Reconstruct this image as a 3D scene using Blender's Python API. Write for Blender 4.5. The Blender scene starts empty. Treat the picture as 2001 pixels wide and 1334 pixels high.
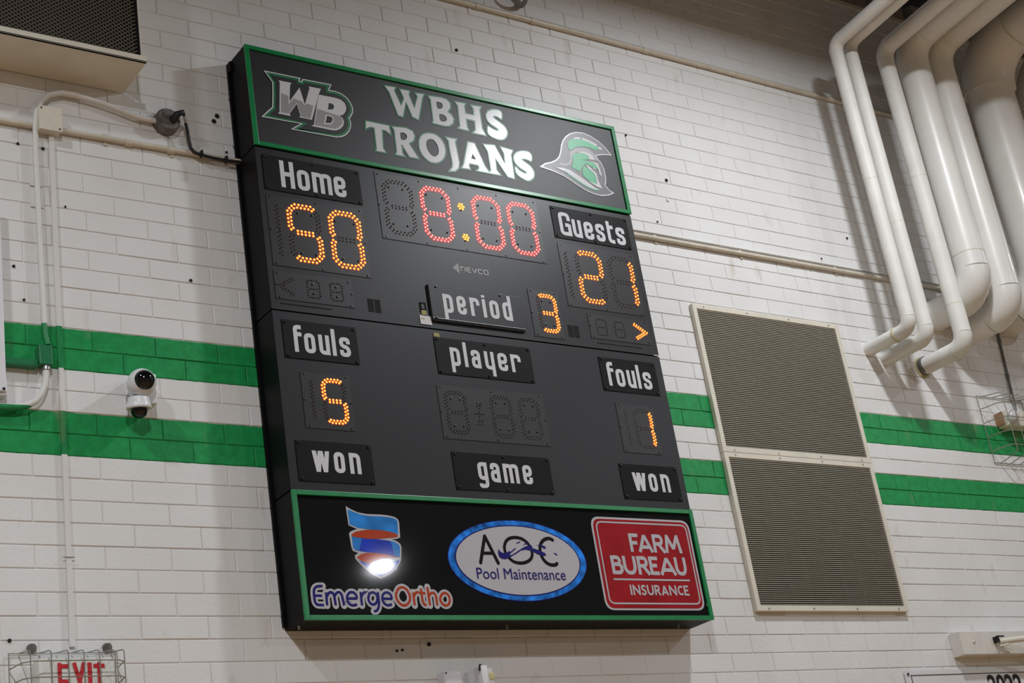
import bpy, bmesh, math, random
from mathutils import Vector, Matrix, geometry
random.seed(7)
SC = bpy.context.scene
COL = SC.collection
R = math.radians

# ------------------------------------------------------------------ camera
# wall plane is y = 0 (room on the -y side), x runs along the wall, z = 0 is the scoreboard's lower edge
F_PX = 3133.05
CAM = Vector((-3.404, -6.338, -1.665))
YAW, PITCH, ROLL = -0.6632, 0.3849, -0.1651
CR = Matrix.Rotation(YAW, 3, 'Z') @ Matrix.Rotation(math.pi / 2 + PITCH, 3, 'X') @ Matrix.Rotation(ROLL, 3, 'Z')
cd = bpy.data.cameras.new('camera')
cd.sensor_width = 36.0
cd.lens = F_PX * 36.0 / 2001.0
cd.clip_end = 200
cam = bpy.data.objects.new('camera', cd)
cam.matrix_world = Matrix.Translation(CAM) @ CR.to_4x4()
COL.objects.link(cam)
SC.camera = cam

# ------------------------------------------------------------------ world, lamps, exposure
w = bpy.data.worlds.new('gym_air')
SC.world = w
w.use_nodes = True
w.node_tree.nodes['Background'].inputs[0].default_value = (1.0, 0.88, 0.74, 1)
w.node_tree.nodes['Background'].inputs[1].default_value = 0.062
SC.view_settings.view_transform = 'Standard'
SC.view_settings.look = 'None'
SC.view_settings.gamma = 1
SC.view_settings.use_curve_mapping = False
SC.view_settings.exposure = 1.22
LAMPS = [((3.42, -2.36, 4.22), 59, 177), ((-3.5, -2.3, 4.22), 33, 164), ((9.95, -2.3, 4.22), 26, 164),
         ((8.5, -6.5, 4.22), 62, 180), ((-3.0, -6.6, 4.22), 160, 176), ((8.34, -12.9, 4.22), 105, 180)]
for p, e, spr in LAMPS:
    ld = bpy.data.lights.new('high_bay_light', 'AREA')
    ld.shape = 'DISK'
    ld.size = 0.30
    ld.energy = e
    ld.spread = R(spr)
    ld.color = (0.935, 0.965, 1.0)
    lo = bpy.data.objects.new('high_bay_light', ld)
    lo.location = p
    COL.objects.link(lo)


# ------------------------------------------------------------------ materials
def new_mat(name):
    m = bpy.data.materials.new(name)
    m.use_nodes = True
    return m, m.node_tree, m.node_tree.nodes['Principled BSDF']


def mat(name, col, rough=0.5, metal=0.0, emit=None, es=0, noise=0.0, nscale=30, bump=0.0, spec=0.5, coat=0.0, coat_r=0.1):
    m, t, b = new_mat(name)
    b.inputs['Base Color'].default_value = (*col, 1)
    b.inputs['Roughness'].default_value = rough
    b.inputs['Metallic'].default_value = metal
    b.inputs['Specular IOR Level'].default_value = spec
    if coat:
        b.inputs['Coat Weight'].default_value = coat
        b.inputs['Coat Roughness'].default_value = coat_r
    if emit:
        b.inputs['Emission Color'].default_value = (*emit, 1)
        b.inputs['Emission Strength'].default_value = es
    if noise or bump:
        g = t.nodes.new('ShaderNodeNewGeometry')
        n = t.nodes.new('ShaderNodeTexNoise')
        n.inputs['Scale'].default_value = nscale
        n.inputs['Detail'].default_value = 4
        t.links.new(g.outputs['Position'], n.inputs['Vector'])
        if noise:
            mr = t.nodes.new('ShaderNodeMapRange')
            mr.inputs['From Min'].default_value = 0.3
            mr.inputs['From Max'].default_value = 0.7
            mr.inputs['To Min'].default_value = 1 - noise
            mr.inputs['To Max'].default_value = 1 + noise
            t.links.new(n.outputs['Fac'], mr.inputs['Value'])
            mx = t.nodes.new('ShaderNodeVectorMath')
            mx.operation = 'SCALE'
            mx.inputs[0].default_value = col
            t.links.new(mr.outputs[0], mx.inputs['Scale'])
            t.links.new(mx.outputs[0], b.inputs['Base Color'])
        if bump:
            bp = t.nodes.new('ShaderNodeBump')
            bp.inputs['Strength'].default_value = bump
            bp.inputs['Distance'].default_value = 0.004
            t.links.new(n.outputs['Fac'], bp.inputs['Height'])
            t.links.new(bp.outputs[0], b.inputs['Normal'])
    return m


STRIPES = [(0.7807, 0.9835), (1.1863, 1.3891)]


def wall_paint(name, white, green, rough=0.42, grime=0.0, bump=0.35):
    """white paint with two green bands, by height on the wall"""
    m, t, b = new_mat(name)
    N, L = t.nodes, t.links
    geo = N.new('ShaderNodeNewGeometry')
    sep = N.new('ShaderNodeSeparateXYZ')
    L.new(geo.outputs['Position'], sep.inputs[0])
    n1 = N.new('ShaderNodeTexNoise')
    n1.inputs['Scale'].default_value = 14
    n1.inputs['Detail'].default_value = 3
    L.new(geo.outputs['Position'], n1.inputs['Vector'])
    wob = N.new('ShaderNodeMath')
    wob.operation = 'MULTIPLY_ADD'
    wob.inputs[1].default_value = 0.008
    L.new(n1.outputs['Fac'], wob.inputs[0])
    L.new(sep.outputs['Z'], wob.inputs[2])
    off = N.new('ShaderNodeMath')
    off.operation = 'SUBTRACT'
    off.inputs[1].default_value = 0.004
    L.new(wob.outputs[0], off.inputs[0])
    acc = None
    for a, c in STRIPES:
        g1 = N.new('ShaderNodeMath'); g1.operation = 'GREATER_THAN'; g1.inputs[1].default_value = a
        g2 = N.new('ShaderNodeMath'); g2.operation = 'LESS_THAN'; g2.inputs[1].default_value = c
        mu = N.new('ShaderNodeMath'); mu.operation = 'MULTIPLY'
        L.new(off.outputs[0], g1.inputs[0]); L.new(off.outputs[0], g2.inputs[0])
        L.new(g1.outputs[0], mu.inputs[0]); L.new(g2.outputs[0], mu.inputs[1])
        if acc is None:
            acc = mu
        else:
            ad = N.new('ShaderNodeMath'); ad.operation = 'ADD'
            L.new(acc.outputs[0], ad.inputs[0]); L.new(mu.outputs[0], ad.inputs[1])
            acc = ad
    # patchy paint tone
    n2 = N.new('ShaderNodeTexNoise')
    n2.inputs['Scale'].default_value = 2.3
    n2.inputs['Detail'].default_value = 5
    L.new(geo.outputs['Position'], n2.inputs['Vector'])
    cr = N.new('ShaderNodeValToRGB')
    cr.color_ramp.elements[0].position = 0.3
    cr.color_ramp.elements[1].position = 0.72
    cr.color_ramp.elements[0].color = (white[0] * .93, white[1] * .92, white[2] * .90, 1)
    cr.color_ramp.elements[1].color = (*white, 1)
    L.new(n2.outputs['Fac'], cr.inputs[0])
    n3 = N.new('ShaderNodeTexNoise')
    n3.inputs['Scale'].default_value = 22
    n3.inputs['Detail'].default_value = 5
    L.new(geo.outputs['Position'], n3.inputs['Vector'])
    cg = N.new('ShaderNodeValToRGB')
    cg.color_ramp.elements[0].position = 0.3
    cg.color_ramp.elements[1].position = 0.7
    cg.color_ramp.elements[0].color = (green[0] * .8, green[1] * .8, green[2] * .8, 1)
    cg.color_ramp.elements[1].color = (green[0] * 1.15, green[1] * 1.1, green[2] * 1.1, 1)
    L.new(n3.outputs['Fac'], cg.inputs[0])
    mix = N.new('ShaderNodeMix')
    mix.data_type = 'RGBA'
    L.new(acc.outputs[0], mix.inputs['Factor'])
    L.new(cr.outputs[0], mix.inputs[6])
    L.new(cg.outputs[0], mix.inputs[7])
    last = mix.outputs[2]
    # rusty brown stains, sparse
    n4 = N.new('ShaderNodeTexNoise')
    n4.inputs['Scale'].default_value = 5.5
    n4.inputs['Detail'].default_value = 6
    mp = N.new('ShaderNodeMapping')
    mp.inputs['Scale'].default_value = (1.6, 1, 0.55)
    mp.inputs['Location'].default_value = (3.1, 0, 1.7)
    L.new(geo.outputs['Position'], mp.inputs[0])
    L.new(mp.outputs[0], n4.inputs['Vector'])
    rs = N.new('ShaderNodeMapRange')
    rs.inputs['From Min'].default_value = 0.62
    rs.inputs['From Max'].default_value = 0.80
    rs.inputs['To Max'].default_value = 0.45 + grime
    L.new(n4.outputs['Fac'], rs.inputs['Value'])
    mx2 = N.new('ShaderNodeMix')
    mx2.data_type = 'RGBA'
    mx2.inputs[7].default_value = (0.42, 0.30, 0.20, 1)
    L.new(rs.outputs[0], mx2.inputs['Factor'])
    L.new(last, mx2.inputs[6])
    L.new(mx2.outputs[2], b.inputs['Base Color'])
    b.inputs['Roughness'].default_value = rough
    b.inputs['Specular IOR Level'].default_value = 0.3
    if bump:
        n5 = N.new('ShaderNodeTexNoise')
        n5.inputs['Scale'].default_value = 60
        n5.inputs['Detail'].default_value = 6
        L.new(geo.outputs['Position'], n5.inputs['Vector'])
        bp = N.new('ShaderNodeBump')
        bp.inputs['Strength'].default_value = bump
        bp.inputs['Distance'].default_value = 0.004
        L.new(n5.outputs['Fac'], bp.inputs['Height'])
        L.new(bp.outputs[0], b.inputs['Normal'])
    return m


WHITE = (0.79, 0.79, 0.79)
GREEN = (0.012, 0.30, 0.080)
M = {}
M['brick'] = wall_paint('painted_brick', WHITE, GREEN)
M['mortar'] = wall_paint('painted_mortar', (0.74, 0.72, 0.70), (0.010, 0.22, 0.06), grime=0.25)
M['painted_pipe'] = wall_paint('painted_conduit', (0.76, 0.75, 0.73), (0.02, 0.25, 0.08), rough=0.35, bump=0.05)
M['cream'] = mat('cream_painted_metal', (0.70, 0.66, 0.56), 0.45, noise=0.05, nscale=9)
M['beige_pipe'] = mat('beige_painted_conduit', (0.62, 0.56, 0.46), 0.42, noise=0.10, nscale=12)
M['pipe'] = mat('glossy_pipe_jacket', (0.78, 0.77, 0.73), 0.36, noise=0.05, nscale=4, bump=0.12, coat=0.15, coat_r=0.10)
M['pipe_flat'] = mat('painted_pipe_wrap', (0.74, 0.73, 0.69), 0.5, noise=0.06, nscale=6, bump=0.15, spec=0.3)
M['tape'] = mat('yellowed_tape', (0.55, 0.50, 0.26), 0.5)
M['hole'] = mat('black_hole', (0.006, 0.006, 0.006), 0.8)
M['case'] = mat('black_case', (0.004, 0.004, 0.0045), 0.5, noise=0.15, nscale=18, spec=0.12)
M['face'] = mat('charcoal_powder_coat', (0.0065, 0.0065, 0.009), 0.42, noise=0.15, nscale=160, spec=0.42)
M['plate'] = mat('dark_name_plate', (0.006, 0.006, 0.0068), 0.5, spec=0.15)
M['digit_plate'] = mat('digit_panel_gray', (0.0085, 0.008, 0.0105), 0.42, noise=0.12, nscale=160, spec=0.5)
M['gap'] = mat('dark_gap', (0.003, 0.003, 0.003), 0.9)
M['banner_top'] = mat('header_vinyl', (0.0075, 0.007, 0.009), 0.50, noise=0.10, nscale=200, spec=0.55)
M['banner_low'] = mat('gloss_sponsor_vinyl', (0.0025, 0.0025, 0.0025), 0.6, spec=0.08, coat=0.20, coat_r=0.05)
M['frame_green'] = mat('green_frame', (0.006, 0.21, 0.062), 0.30, noise=0.12, nscale=14)
M['ink_white'] = mat('white_ink', (0.62, 0.62, 0.65), 0.5)
M['ink_header'] = mat('header_white_ink', (0.62, 0.62, 0.64), 0.5, spec=0.3, coat=0.75, coat_r=0.21)
M['ink_green'] = mat('green_ink', (0.012, 0.17, 0.065), 0.4)
M['ink_mint'] = mat('mint_green_ink', (0.03, 0.40, 0.17), 0.4)
M['ink_black'] = mat('black_ink', (0.008, 0.008, 0.009), 0.5)
M['ink_gray'] = mat('gray_ink', (0.30, 0.29, 0.30), 0.4)
M['ink_mark'] = mat('pale_gray_ink', (0.52, 0.52, 0.54), 0.5)
M['ink_darkgray'] = mat('dark_gray_ink', (0.12, 0.115, 0.125), 0.4)
GL = dict(spec=0.08, coat=0.20, coat_r=0.05)
M['g_white'] = mat('gloss_white_ink', (0.50, 0.49, 0.52), 0.5, **GL)
M['g_sky'] = mat('gloss_sky_ink', (0.03, 0.22, 0.62), 0.5, noise=0.25, nscale=12, **GL)
M['g_blue'] = mat('gloss_blue_ink', (0.016, 0.045, 0.50), 0.5, noise=0.2, nscale=10, **GL)
M['g_orange'] = mat('gloss_orange_ink', (0.43, 0.055, 0.02), 0.5, **GL)
M['g_navy'] = mat('gloss_navy_ink', (0.018, 0.016, 0.16), 0.5, **GL)
M['g_red'] = mat('gloss_red_ink', (0.33, 0.012, 0.018), 0.5, noise=0.2, nscale=5, **GL)
M['g_water'] = mat('gloss_water_ink', (0.02, 0.20, 0.72), 0.5, noise=0.75, nscale=16, **GL)
M['g_black'] = mat('gloss_black_ink', (0.008, 0.008, 0.008), 0.5, **GL)
M['led_orange'] = mat('orange_led_lit', (0.6, 0.2, 0.02), 0.3, emit=(1.0, 0.125, 0.020), es=5.5)
M['led_red'] = mat('red_led_lit', (0.6, 0.05, 0.03), 0.3, emit=(1.0, 0.060, 0.050), es=6.5)
M['led_yellow'] = mat('yellow_led_lit', (0.6, 0.4, 0.03), 0.3, emit=(1.0, 0.42, 0.06), es=2.5)
M['led_orange_rim'] = mat('orange_led_halo_rim', (0.5, 0.1, 0.01), 0.3, emit=(1.0, 0.085, 0.004), es=0.85)  # rim glow put in to imitate the halo around lit LEDs
M['led_red_rim'] = mat('red_led_halo_rim', (0.5, 0.02, 0.02), 0.3, emit=(1.0, 0.022, 0.032), es=0.75)
M['led_yellow_rim'] = mat('yellow_led_halo_rim', (0.5, 0.3, 0.02), 0.3, emit=(1.0, 0.30, 0.01), es=0.5)
M['led_off'] = mat('dark_red_led', (0.040, 0.008, 0.010), 0.3)
M['led_off_amber'] = mat('dark_amber_led', (0.045, 0.016, 0.008), 0.3)
M['screw'] = mat('black_screw', (0.006, 0.006, 0.006), 0.35)
M['steel'] = mat('galvanised_steel', (0.42, 0.42, 0.42), 0.35, metal=0.8)
M['wire'] = mat('dull_wire', (0.30, 0.29, 0.24), 0.45, metal=0.5)
M['cast'] = mat('weathered_cast_metal', (0.16, 0.15, 0.14), 0.6, metal=0.3, noise=0.3, nscale=40)
M['cord'] = mat('black_cord', (0.008, 0.008, 0.009), 0.5)
M['cam_white'] = mat('white_camera_plastic', (0.76, 0.76, 0.79), 0.35)
M['smoke'] = mat('smoked_dome', (0.004, 0.004, 0.005), 0.05)
M['sign_face'] = mat('sign_face', (0.66, 0.66, 0.62), 0.4)
M['sign_red'] = mat('sign_red', (0.55, 0.02, 0.03), 0.4)
M['lens'] = mat('clear_lamp_lens', (0.60, 0.60, 0.60), 0.12)
M['rust'] = mat('rusty_orange', (0.30, 0.17, 0.09), 0.6)
M['vinyl'] = mat('white_banner_vinyl', (0.74, 0.73, 0.74), 0.35)
M['ply'] = mat('painted_board', (0.70, 0.68, 0.63), 0.5, noise=0.05, nscale=10)
M['slat'] = mat('grille_bar', (0.38, 0.36, 0.30), 0.4)
M['dark_back'] = mat('dark_duct', (0.020, 0.018, 0.015), 0.8)
M['mesh_metal'] = mat('expanded_steel', (0.20, 0.17, 0.13), 0.5, metal=0.2)
M['sticker'] = mat('pale_paper_sticker', (0.62, 0.60, 0.60), 0.5)
M['sticker_y'] = mat('yellow_sticker', (0.30, 0.25, 0.05), 0.5)
M['ceil'] = mat('dark_steel_deck', (0.035, 0.040, 0.050), 0.6)
M['floor'] = mat('maple_gym_floor', (0.50, 0.30, 0.14), 0.35, noise=0.12, nscale=3)
M['conc'] = mat('gray_brown_block', (0.30, 0.27, 0.22), 0.7, noise=0.25, nscale=7)


# ------------------------------------------------------------------ object helpers
def link_mesh(name, me, parent=None):
    o = bpy.data.objects.new(name, me)
    COL.objects.link(o)
    if parent is not None:
        o.parent = parent
        o.matrix_parent_inverse = Matrix.Translation(-Vector(parent_world(parent)))
    return o


def parent_world(p):
    v = Vector(p.location)
    return v


class B:
    """collects solids into one mesh"""

    def __init__(s):
        s.v, s.f, s.m, s.mats = [], [], [], []

    def mi(s, m):
        if m not in s.mats:
            s.mats.append(m)
        return s.mats.index(m)

    def add(s, vs, fs, m):
        k = len(s.v)
        s.v += [tuple(v) for v in vs]
        i = s.mi(m)
        for f in fs:
            s.f.append([k + a for a in f])
            s.m.append(i)

    def box(s, a, b, m, bev=0.0):
        x0, y0, z0 = a
        x1, y1, z1 = b
        if bev <= 0:
            vs = [(x0, y0, z0), (x1, y0, z0), (x1, y1, z0), (x0, y1, z0), (x0, y0, z1), (x1, y0, z1), (x1, y1, z1), (x0, y1, z1)]
            s.add(vs, [(0, 3, 2, 1), (4, 5, 6, 7), (0, 1, 5, 4), (1, 2, 6, 5), (2, 3, 7, 6), (3, 0, 4, 7)], m)
            return
        bm = bmesh.new()
        bmesh.ops.create_cube(bm, size=1)
        for v in bm.verts:
            v.co = Vector(((x0 + x1) / 2 + v.co.x * (x1 - x0), (y0 + y1) / 2 + v.co.y * (y1 - y0), (z0 + z1) / 2 + v.co.z * (z1 - z0)))
        bmesh.ops.bevel(bm, geom=bm.edges[:], offset=bev, segments=2, affect='EDGES', profile=0.6)
        bm.verts.index_update()
        s.add([v.co for v in bm.verts], [[v.index for v in f.verts] for f in bm.faces], m)
        bm.free()

    def tube(s, pts, r, m, n=12, caps=True, radii=None):
        pts = [Vector(p) for p in pts]
        k = len(pts)
        rings = []
        t0 = (pts[1] - pts[0]).normalized()
        up = Vector((0, 0, 1)) if abs(t0.z) < .9 else Vector((1, 0, 0))
        u = t0.cross(up).normalized()
        for i, p in enumerate(pts):
            if i == 0:
                t = t0
            elif i == k - 1:
                t = (pts[-1] - pts[-2]).normalized()
            else:
                t = ((pts[i] - pts[i - 1]).normalized() + (pts[i + 1] - pts[i]).normalized()).normalized()
            u = (u - t * u.dot(t)).normalized()
            v = t.cross(u)
            rr = radii[i] if radii else r
            rings.append([p + (u * math.cos(a) + v * math.sin(a)) * rr for a in [2 * math.pi * j / n for j in range(n)]])
        vs = [q for rg in rings for q in rg]
        fs = []
        for i in range(k - 1):
            for j in range(n):
                a, b_ = i * n + j, i * n + (j + 1) % n
                fs.append((a, b_, b_ + n, a + n))
        if caps:
            fs.append(list(range(n))[::-1])
            fs.append([(k - 1) * n + j for j in range(n)])
        s.add(vs, fs, m)

    def lathe(s, c, axis, prof, m, n=24):
        """prof: list of (distance along axis, radius)"""
        c = Vector(c)
        ax = Vector(axis).normalized()
        up = Vector((0, 0, 1)) if abs(ax.z) < .9 else Vector((1, 0, 0))
        u = ax.cross(up).normalized()
        v = ax.cross(u)
        vs, fs = [], []
        for d, r in prof:
            for j in range(n):
                a = 2 * math.pi * j / n
                vs.append(c + ax * d + (u * math.cos(a) + v * math.sin(a)) * max(r, 1e-5))
        for i in range(len(prof) - 1):
            for j in range(n):
                a, b_ = i * n + j, i * n + (j + 1) % n
                fs.append((a, b_, b_ + n, a + n))
        s.add(vs, fs, m)

    def build(s, name, parent=None, smooth=False):
        me = bpy.data.meshes.new(name)
        me.from_pydata([tuple(v) for v in s.v], [], s.f)
        for m in s.mats:
            me.materials.append(m if not isinstance(m, str) else M[m])
        me.polygons.foreach_set('material_index', s.m)
        if smooth:
            me.polygons.foreach_set('use_smooth', [True] * len(me.polygons))
        me.update()
        bm = bmesh.new()
        bm.from_mesh(me)
        bmesh.ops.recalc_face_normals(bm, faces=bm.faces[:])
        bm.to_mesh(me)
        bm.free()
        if smooth:
            me.polygons.foreach_set('use_smooth', [True] * len(me.polygons))
            try:
                me.set_sharp_from_angle(angle=R(40))
            except Exception:
                pass
        return link_mesh(name, me, parent)


def tag(o, label=None, cat=None, group=None, kind=None):
    if label:
        o['label'] = label
    if cat:
        o['category'] = cat
    if group:
        o['group'] = group
    if kind:
        o['kind'] = kind
    return o


def thing(name, loc, label, cat, group=None):
    o = bpy.data.objects.new(name, None)
    o.empty_display_size = 0.05
    o.location = loc
    COL.objects.link(o)
    return tag(o, label, cat, group)


# ------------------------------------------------------------------ flat print helpers
def at(px, py, Y):
    """point of the plane y = Y seen at a photograph pixel (used once, to survey the layout)"""
    v = CR @ Vector(((px - 1000.5) / F_PX, -(py - 667) / F_PX, -1))
    t = (Y - CAM.y) / v.y
    return CAM + v * t


def fillet(pts, r, closed=False, n=5):
    if r <= 0:
        return [tuple(p) for p in pts]
    out = []
    k = len(pts)
    for i, p in enumerate(pts):
        if not closed and i in (0, k - 1):
            out.append(tuple(p))
            continue
        a = Vector(pts[i - 1]).to_2d() if True else None
        b_ = Vector(pts[(i + 1) % k]).to_2d()
        c = Vector(p).to_2d()
        d1, d2 = (a - c), (b_ - c)
        l1, l2 = d1.length, d2.length
        rr = min(r, l1 * .48, l2 * .48)
        p1 = c + d1.normalized() * rr
        p2 = c + d2.normalized() * rr
        for j in range(n + 1):
            t = j / n
            q = p1 * (1 - t) ** 2 + c * 2 * t * (1 - t) + p2 * t * t
            out.append((q.x, q.y))
    return out


def offset_rows(pts, d, closed=False):
    """the polyline shifted sideways by d"""
    k = len(pts)
    out = []
    for i in range(k):
        p = Vector(pts[i])
        if closed or 0 < i < k - 1:
            a = Vector(pts[i - 1]); c = Vector(pts[(i + 1) % k])
            t1 = (p - a); t2 = (c - p)
            if t1.length < 1e-9: t1 = t2
            if t2.length < 1e-9: t2 = t1
            t1 = t1.normalized(); t2 = t2.normalized()
        elif i == 0:
            t1 = t2 = (Vector(pts[1]) - p).normalized()
        else:
            t1 = t2 = (p - Vector(pts[-2])).normalized()
        n1 = Vector((-t1.y, t1.x)); n2 = Vector((-t2.y, t2.x))
        m = n1 + n2
        den = max(m.length_squared, 0.5)
        q = p + m * (2 * d / den)
        out.append((q.x, q.y))
    return out


def stroke(pts, wd, closed=False, r=0.0):
    pts = fillet(pts, r, closed)
    A = offset_rows(pts, wd / 2, closed)
    Bb = offset_rows(pts, -wd / 2, closed)
    k = len(pts)
    return [[A[i], A[(i + 1) % k], Bb[(i + 1) % k], Bb[i]] for i in range(k if closed else k - 1)]


class Print:
    """flat lettering and artwork lying on the plane y = Y"""

    def __init__(s, Y):
        s.Y = Y
        s.b = B()
        s.n = 0

    def step(s, layer):
        # neighbouring ink pieces never share one exact plane
        s.n = (s.n + 1) % 37
        return s.Y - 0.0007 * layer - 0.000017 * s.n

    def poly(s, pts, m, layer=0, holes=()):
        loops = [[Vector((p[0], p[1], 0)) for p in pts]] + [[Vector((p[0], p[1], 0)) for p in h] for h in holes]
        tr = geometry.tessellate_polygon(loops)
        flat = [v for lp in loops for v in lp]
        y = s.step(layer)
        s.b.add([(v.x, y, v.y) for v in flat], [tuple(t) for t in tr], m)

    def strokes(s, pts, wd, m, layer=0, closed=False, r=0.0):
        for q in stroke(pts, wd, closed, r):
            y = s.step(layer)
            s.b.add([(a, y, c) for a, c in q], [(0, 1, 2, 3)], m)

    def dot(s, c, r, m, layer=0, n=12, rz=None):
        rz = rz or r
        s.poly([(c[0] + r * math.cos(2 * math.pi * i / n), c[1] + rz * math.sin(2 * math.pi * i / n)) for i in range(n)], m, layer)

    def build(s, name, parent):
        me = bpy.data.meshes.new(name)
        me.from_pydata(s.b.v, [], s.b.f)
        for m in s.b.mats:
            me.materials.append(M[m])
        me.polygons.foreach_set('material_index', s.b.m)
        # make every face look into the room (-y)
        bm = bmesh.new(); bm.from_mesh(me)
        for f in bm.faces:
            f.normal_update()
            if f.normal.y > 0:
                f.normal_flip()
        bm.to_mesh(me); bm.free()
        return link_mesh(name, me, parent)


def px_poly(txt, ox, oy, s, Y):
    out = []
    for a in txt.split():
        x, y = a.split(',')
        p = at(ox + float(x) / s, oy + float(y) / s, Y)
        out.append((p.x, p.z))
    return out


# condensed label alphabet, unit = x-height; each entry: (width, [strokes]); stroke = (points, closed)
S_ = 0.205
h_ = S_ / 2


def glyph(c, w_):
    a, b_ = h_, w_ - h_
    if c == 'H':
        return [([(a, 0), (a, 1.3)], 0), ([(b_, 0), (b_, 1.3)], 0), ([(a, .66), (b_, .66)], 0)]
    if c == 'o':
        return [([(a, h_), (a, 1 - h_), (b_, 1 - h_), (b_, h_)], 1)]
    if c == 'm':
        mid = w_ / 2
        return [([(a, 0), (a, 1)], 0), ([(a, 1 - h_), (mid, 1 - h_), (mid, 0)], 0), ([(mid, .9 - h_ * .4), (mid + .12, 1 - h_), (b_, 1 - h_), (b_, 0)], 0)]
    if c == 'n':
        return [([(a, 0), (a, 1)], 0), ([(a, 1 - h_), (b_, 1 - h_), (b_, 0)], 0)]
    if c == 'e':
        return [([(b_, .36), (b_, h_), (a, h_), (a, 1 - h_), (b_, 1 - h_), (b_, .49), (a, .49)], 0)]
    if c == 's':
        return [([(b_, .66), (b_, 1 - h_), (a, 1 - h_), (a, .56), (b_, .46), (b_, h_), (a, h_), (a, .34)], 0)]
    if c == 'a':
        return [([(a, .66), (a, 1 - h_), (b_, 1 - h_), (b_, 0)], 0), ([(b_, .54), (a, .54), (a, h_), (b_, h_)], 0)]
    if c == 'u':
        return [([(a, 1), (a, h_), (b_, h_)], 0), ([(b_, 1), (b_, 0)], 0)]
    if c == 'y':
        return [([(a, 1), (a, h_), (b_, h_)], 0), ([(b_, 1), (b_, -.36)], 0)]
    if c == 'l':
        return [([(a, 0), (a, 1.36)], 0)]
    if c == 'i':
        return [([(a, 0), (a, 1.0)], 0), ([(a, 1.08), (a, 1.22)], 0)]
    if c == 'p':
        return [([(a, -.36), (a, 1)], 0), ([(a, 1 - h_), (b_, 1 - h_), (b_, h_), (a, h_)], 0)]
    if c == 'd':
        return [([(b_, 0), (b_, 1.36)], 0), ([(b_, 1 - h_), (a, 1 - h_), (a, h_), (b_, h_)], 0)]
    if c == 'r':
        return [([(a, 0), (a, 1)], 0), ([(a, 1 - h_), (b_, 1 - h_), (b_, .60)], 0)]
    if c == 'f':
        return [([(w_, 1.36 - h_), (a, 1.36 - h_), (a, 0)], 0), ([(a, 1 - h_), (w_, 1 - h_)], 0)]
    if c == 't':
        return [([(a, 1.25), (a, h_), (w_, h_)], 0), ([(a, .92), (w_, .92)], 0)]
    if c == 'G':
        return [([(b_, .85), (b_, 1.3 - h_), (a, 1.3 - h_), (a, h_), (b_, h_)], 0), ([(b_, 0), (b_, .66)], 0), ([(w_ * .5, .62 - .02), (b_, .60)], 0)]
    if c == 'g':
        return [([(b_, 1), (b_, -.33 + h_), (a, -.33 + h_), (a, -.1)], 0), ([(b_, 1 - h_), (a, 1 - h_), (a, h_ + .08), (b_, h_ + .08)], 0)]
    return []


def label_word(P, txt, xs, base, xh, m='ink_white'):
    """xs: (start, width) of each letter in metres"""
    for c, (x, wd) in zip(txt, xs):
        u = xh
        if c == 'w':
            s2 = 0.22 * xh * .98
            W_ = wd
            for (p, q) in (((.0, 1), (.22, 0)), ((.46, 1), (.22, 0)), ((.50, 1), (.76, 0)), ((1.0, 1), (.76, 0))):
                x0 = x + p[0] * (W_ - s2); x1 = x + q[0] * (W_ - s2) * 1.0
                P.poly([(x0, base + xh * p[1]), (x0 + s2, base + xh * p[1]), (x1 + s2, base), (x1, base)], m, 1)
            continue
        for pts, cl in glyph(c, wd / u):
            P.strokes([(x + a * u, base + z * u) for a, z in pts], S_ * u, m, 1, bool(cl), r=.17 * u)


# geometric capitals for the red plaque, unit box 1 x 1, heavy strokes
CAPS = {
    'F': [[(.12, 0), (.12, 1)], [(.12, .91), (1, .91)], [(.12, .50), (.85, .50)]],
    'A': [[(.10, 0), (.5, .93)], [(.5, .93), (.90, 0)], [(.26, .28), (.74, .28)]],
    'R': [[(.12, 0), (.12, 1)], [(.12, .91), (.68, .91), (.80, .70), (.68, .48), (.12, .48)], [(.45, .48), (.92, 0)]],
    'M': [[(.08, 0), (.22, 1)], [(.22, .92), (.5, .22)], [(.5, .22), (.78, .92)], [(.78, 1), (.92, 0)]],
    'B': [[(.12, 0), (.12, 1)], [(.12, .91), (.62, .91), (.76, .73), (.62, .54), (.12, .54)], [(.12, .54), (.72, .54), (.88, .31), (.72, .09), (.12, .09)]],
    'U': [[(.12, 1), (.12, .32), (.30, .09), (.70, .09), (.88, .32), (.88, 1)]],
    'E': [[(.12, 0), (.12, 1)], [(.12, .91), (.95, .91)], [(.12, .51), (.82, .51)], [(.12, .09), (.95, .09)]],
    'I': [[(.5, 0), (.5, 1)]],
    'N': [[(.12, 0), (.12, 1)], [(.12, .93), (.88, .07)], [(.88, 0), (.88, 1)]],
    'S': [[(.88, .80), (.70, .91), (.32, .91), (.15, .73), (.30, .54), (.70, .46), (.86, .27), (.68, .09), (.28, .09), (.10, .22)]],
    'C': [[(.92, .80), (.65, .91), (.30, .82), (.12, .5), (.30, .18), (.65, .09), (.92, .20)]],
    'X': [[(.10, 1), (.90, 0)], [(.90, 1), (.10, 0)]],
    'T': [[(.5, 0), (.5, 1)], [(0, .91), (1, .91)]],
}


def caps_word(P, txt, xs, z0, h, sw, m, layer=3, slant=0.0):
    for c, (x, wd) in zip(txt, xs):
        for pts in CAPS[c]:
            P.strokes([(x + a * wd + slant * z * h, z0 + z * h) for a, z in pts], sw, m, layer, False, r=0.012 if len(pts) > 2 else 0)


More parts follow.
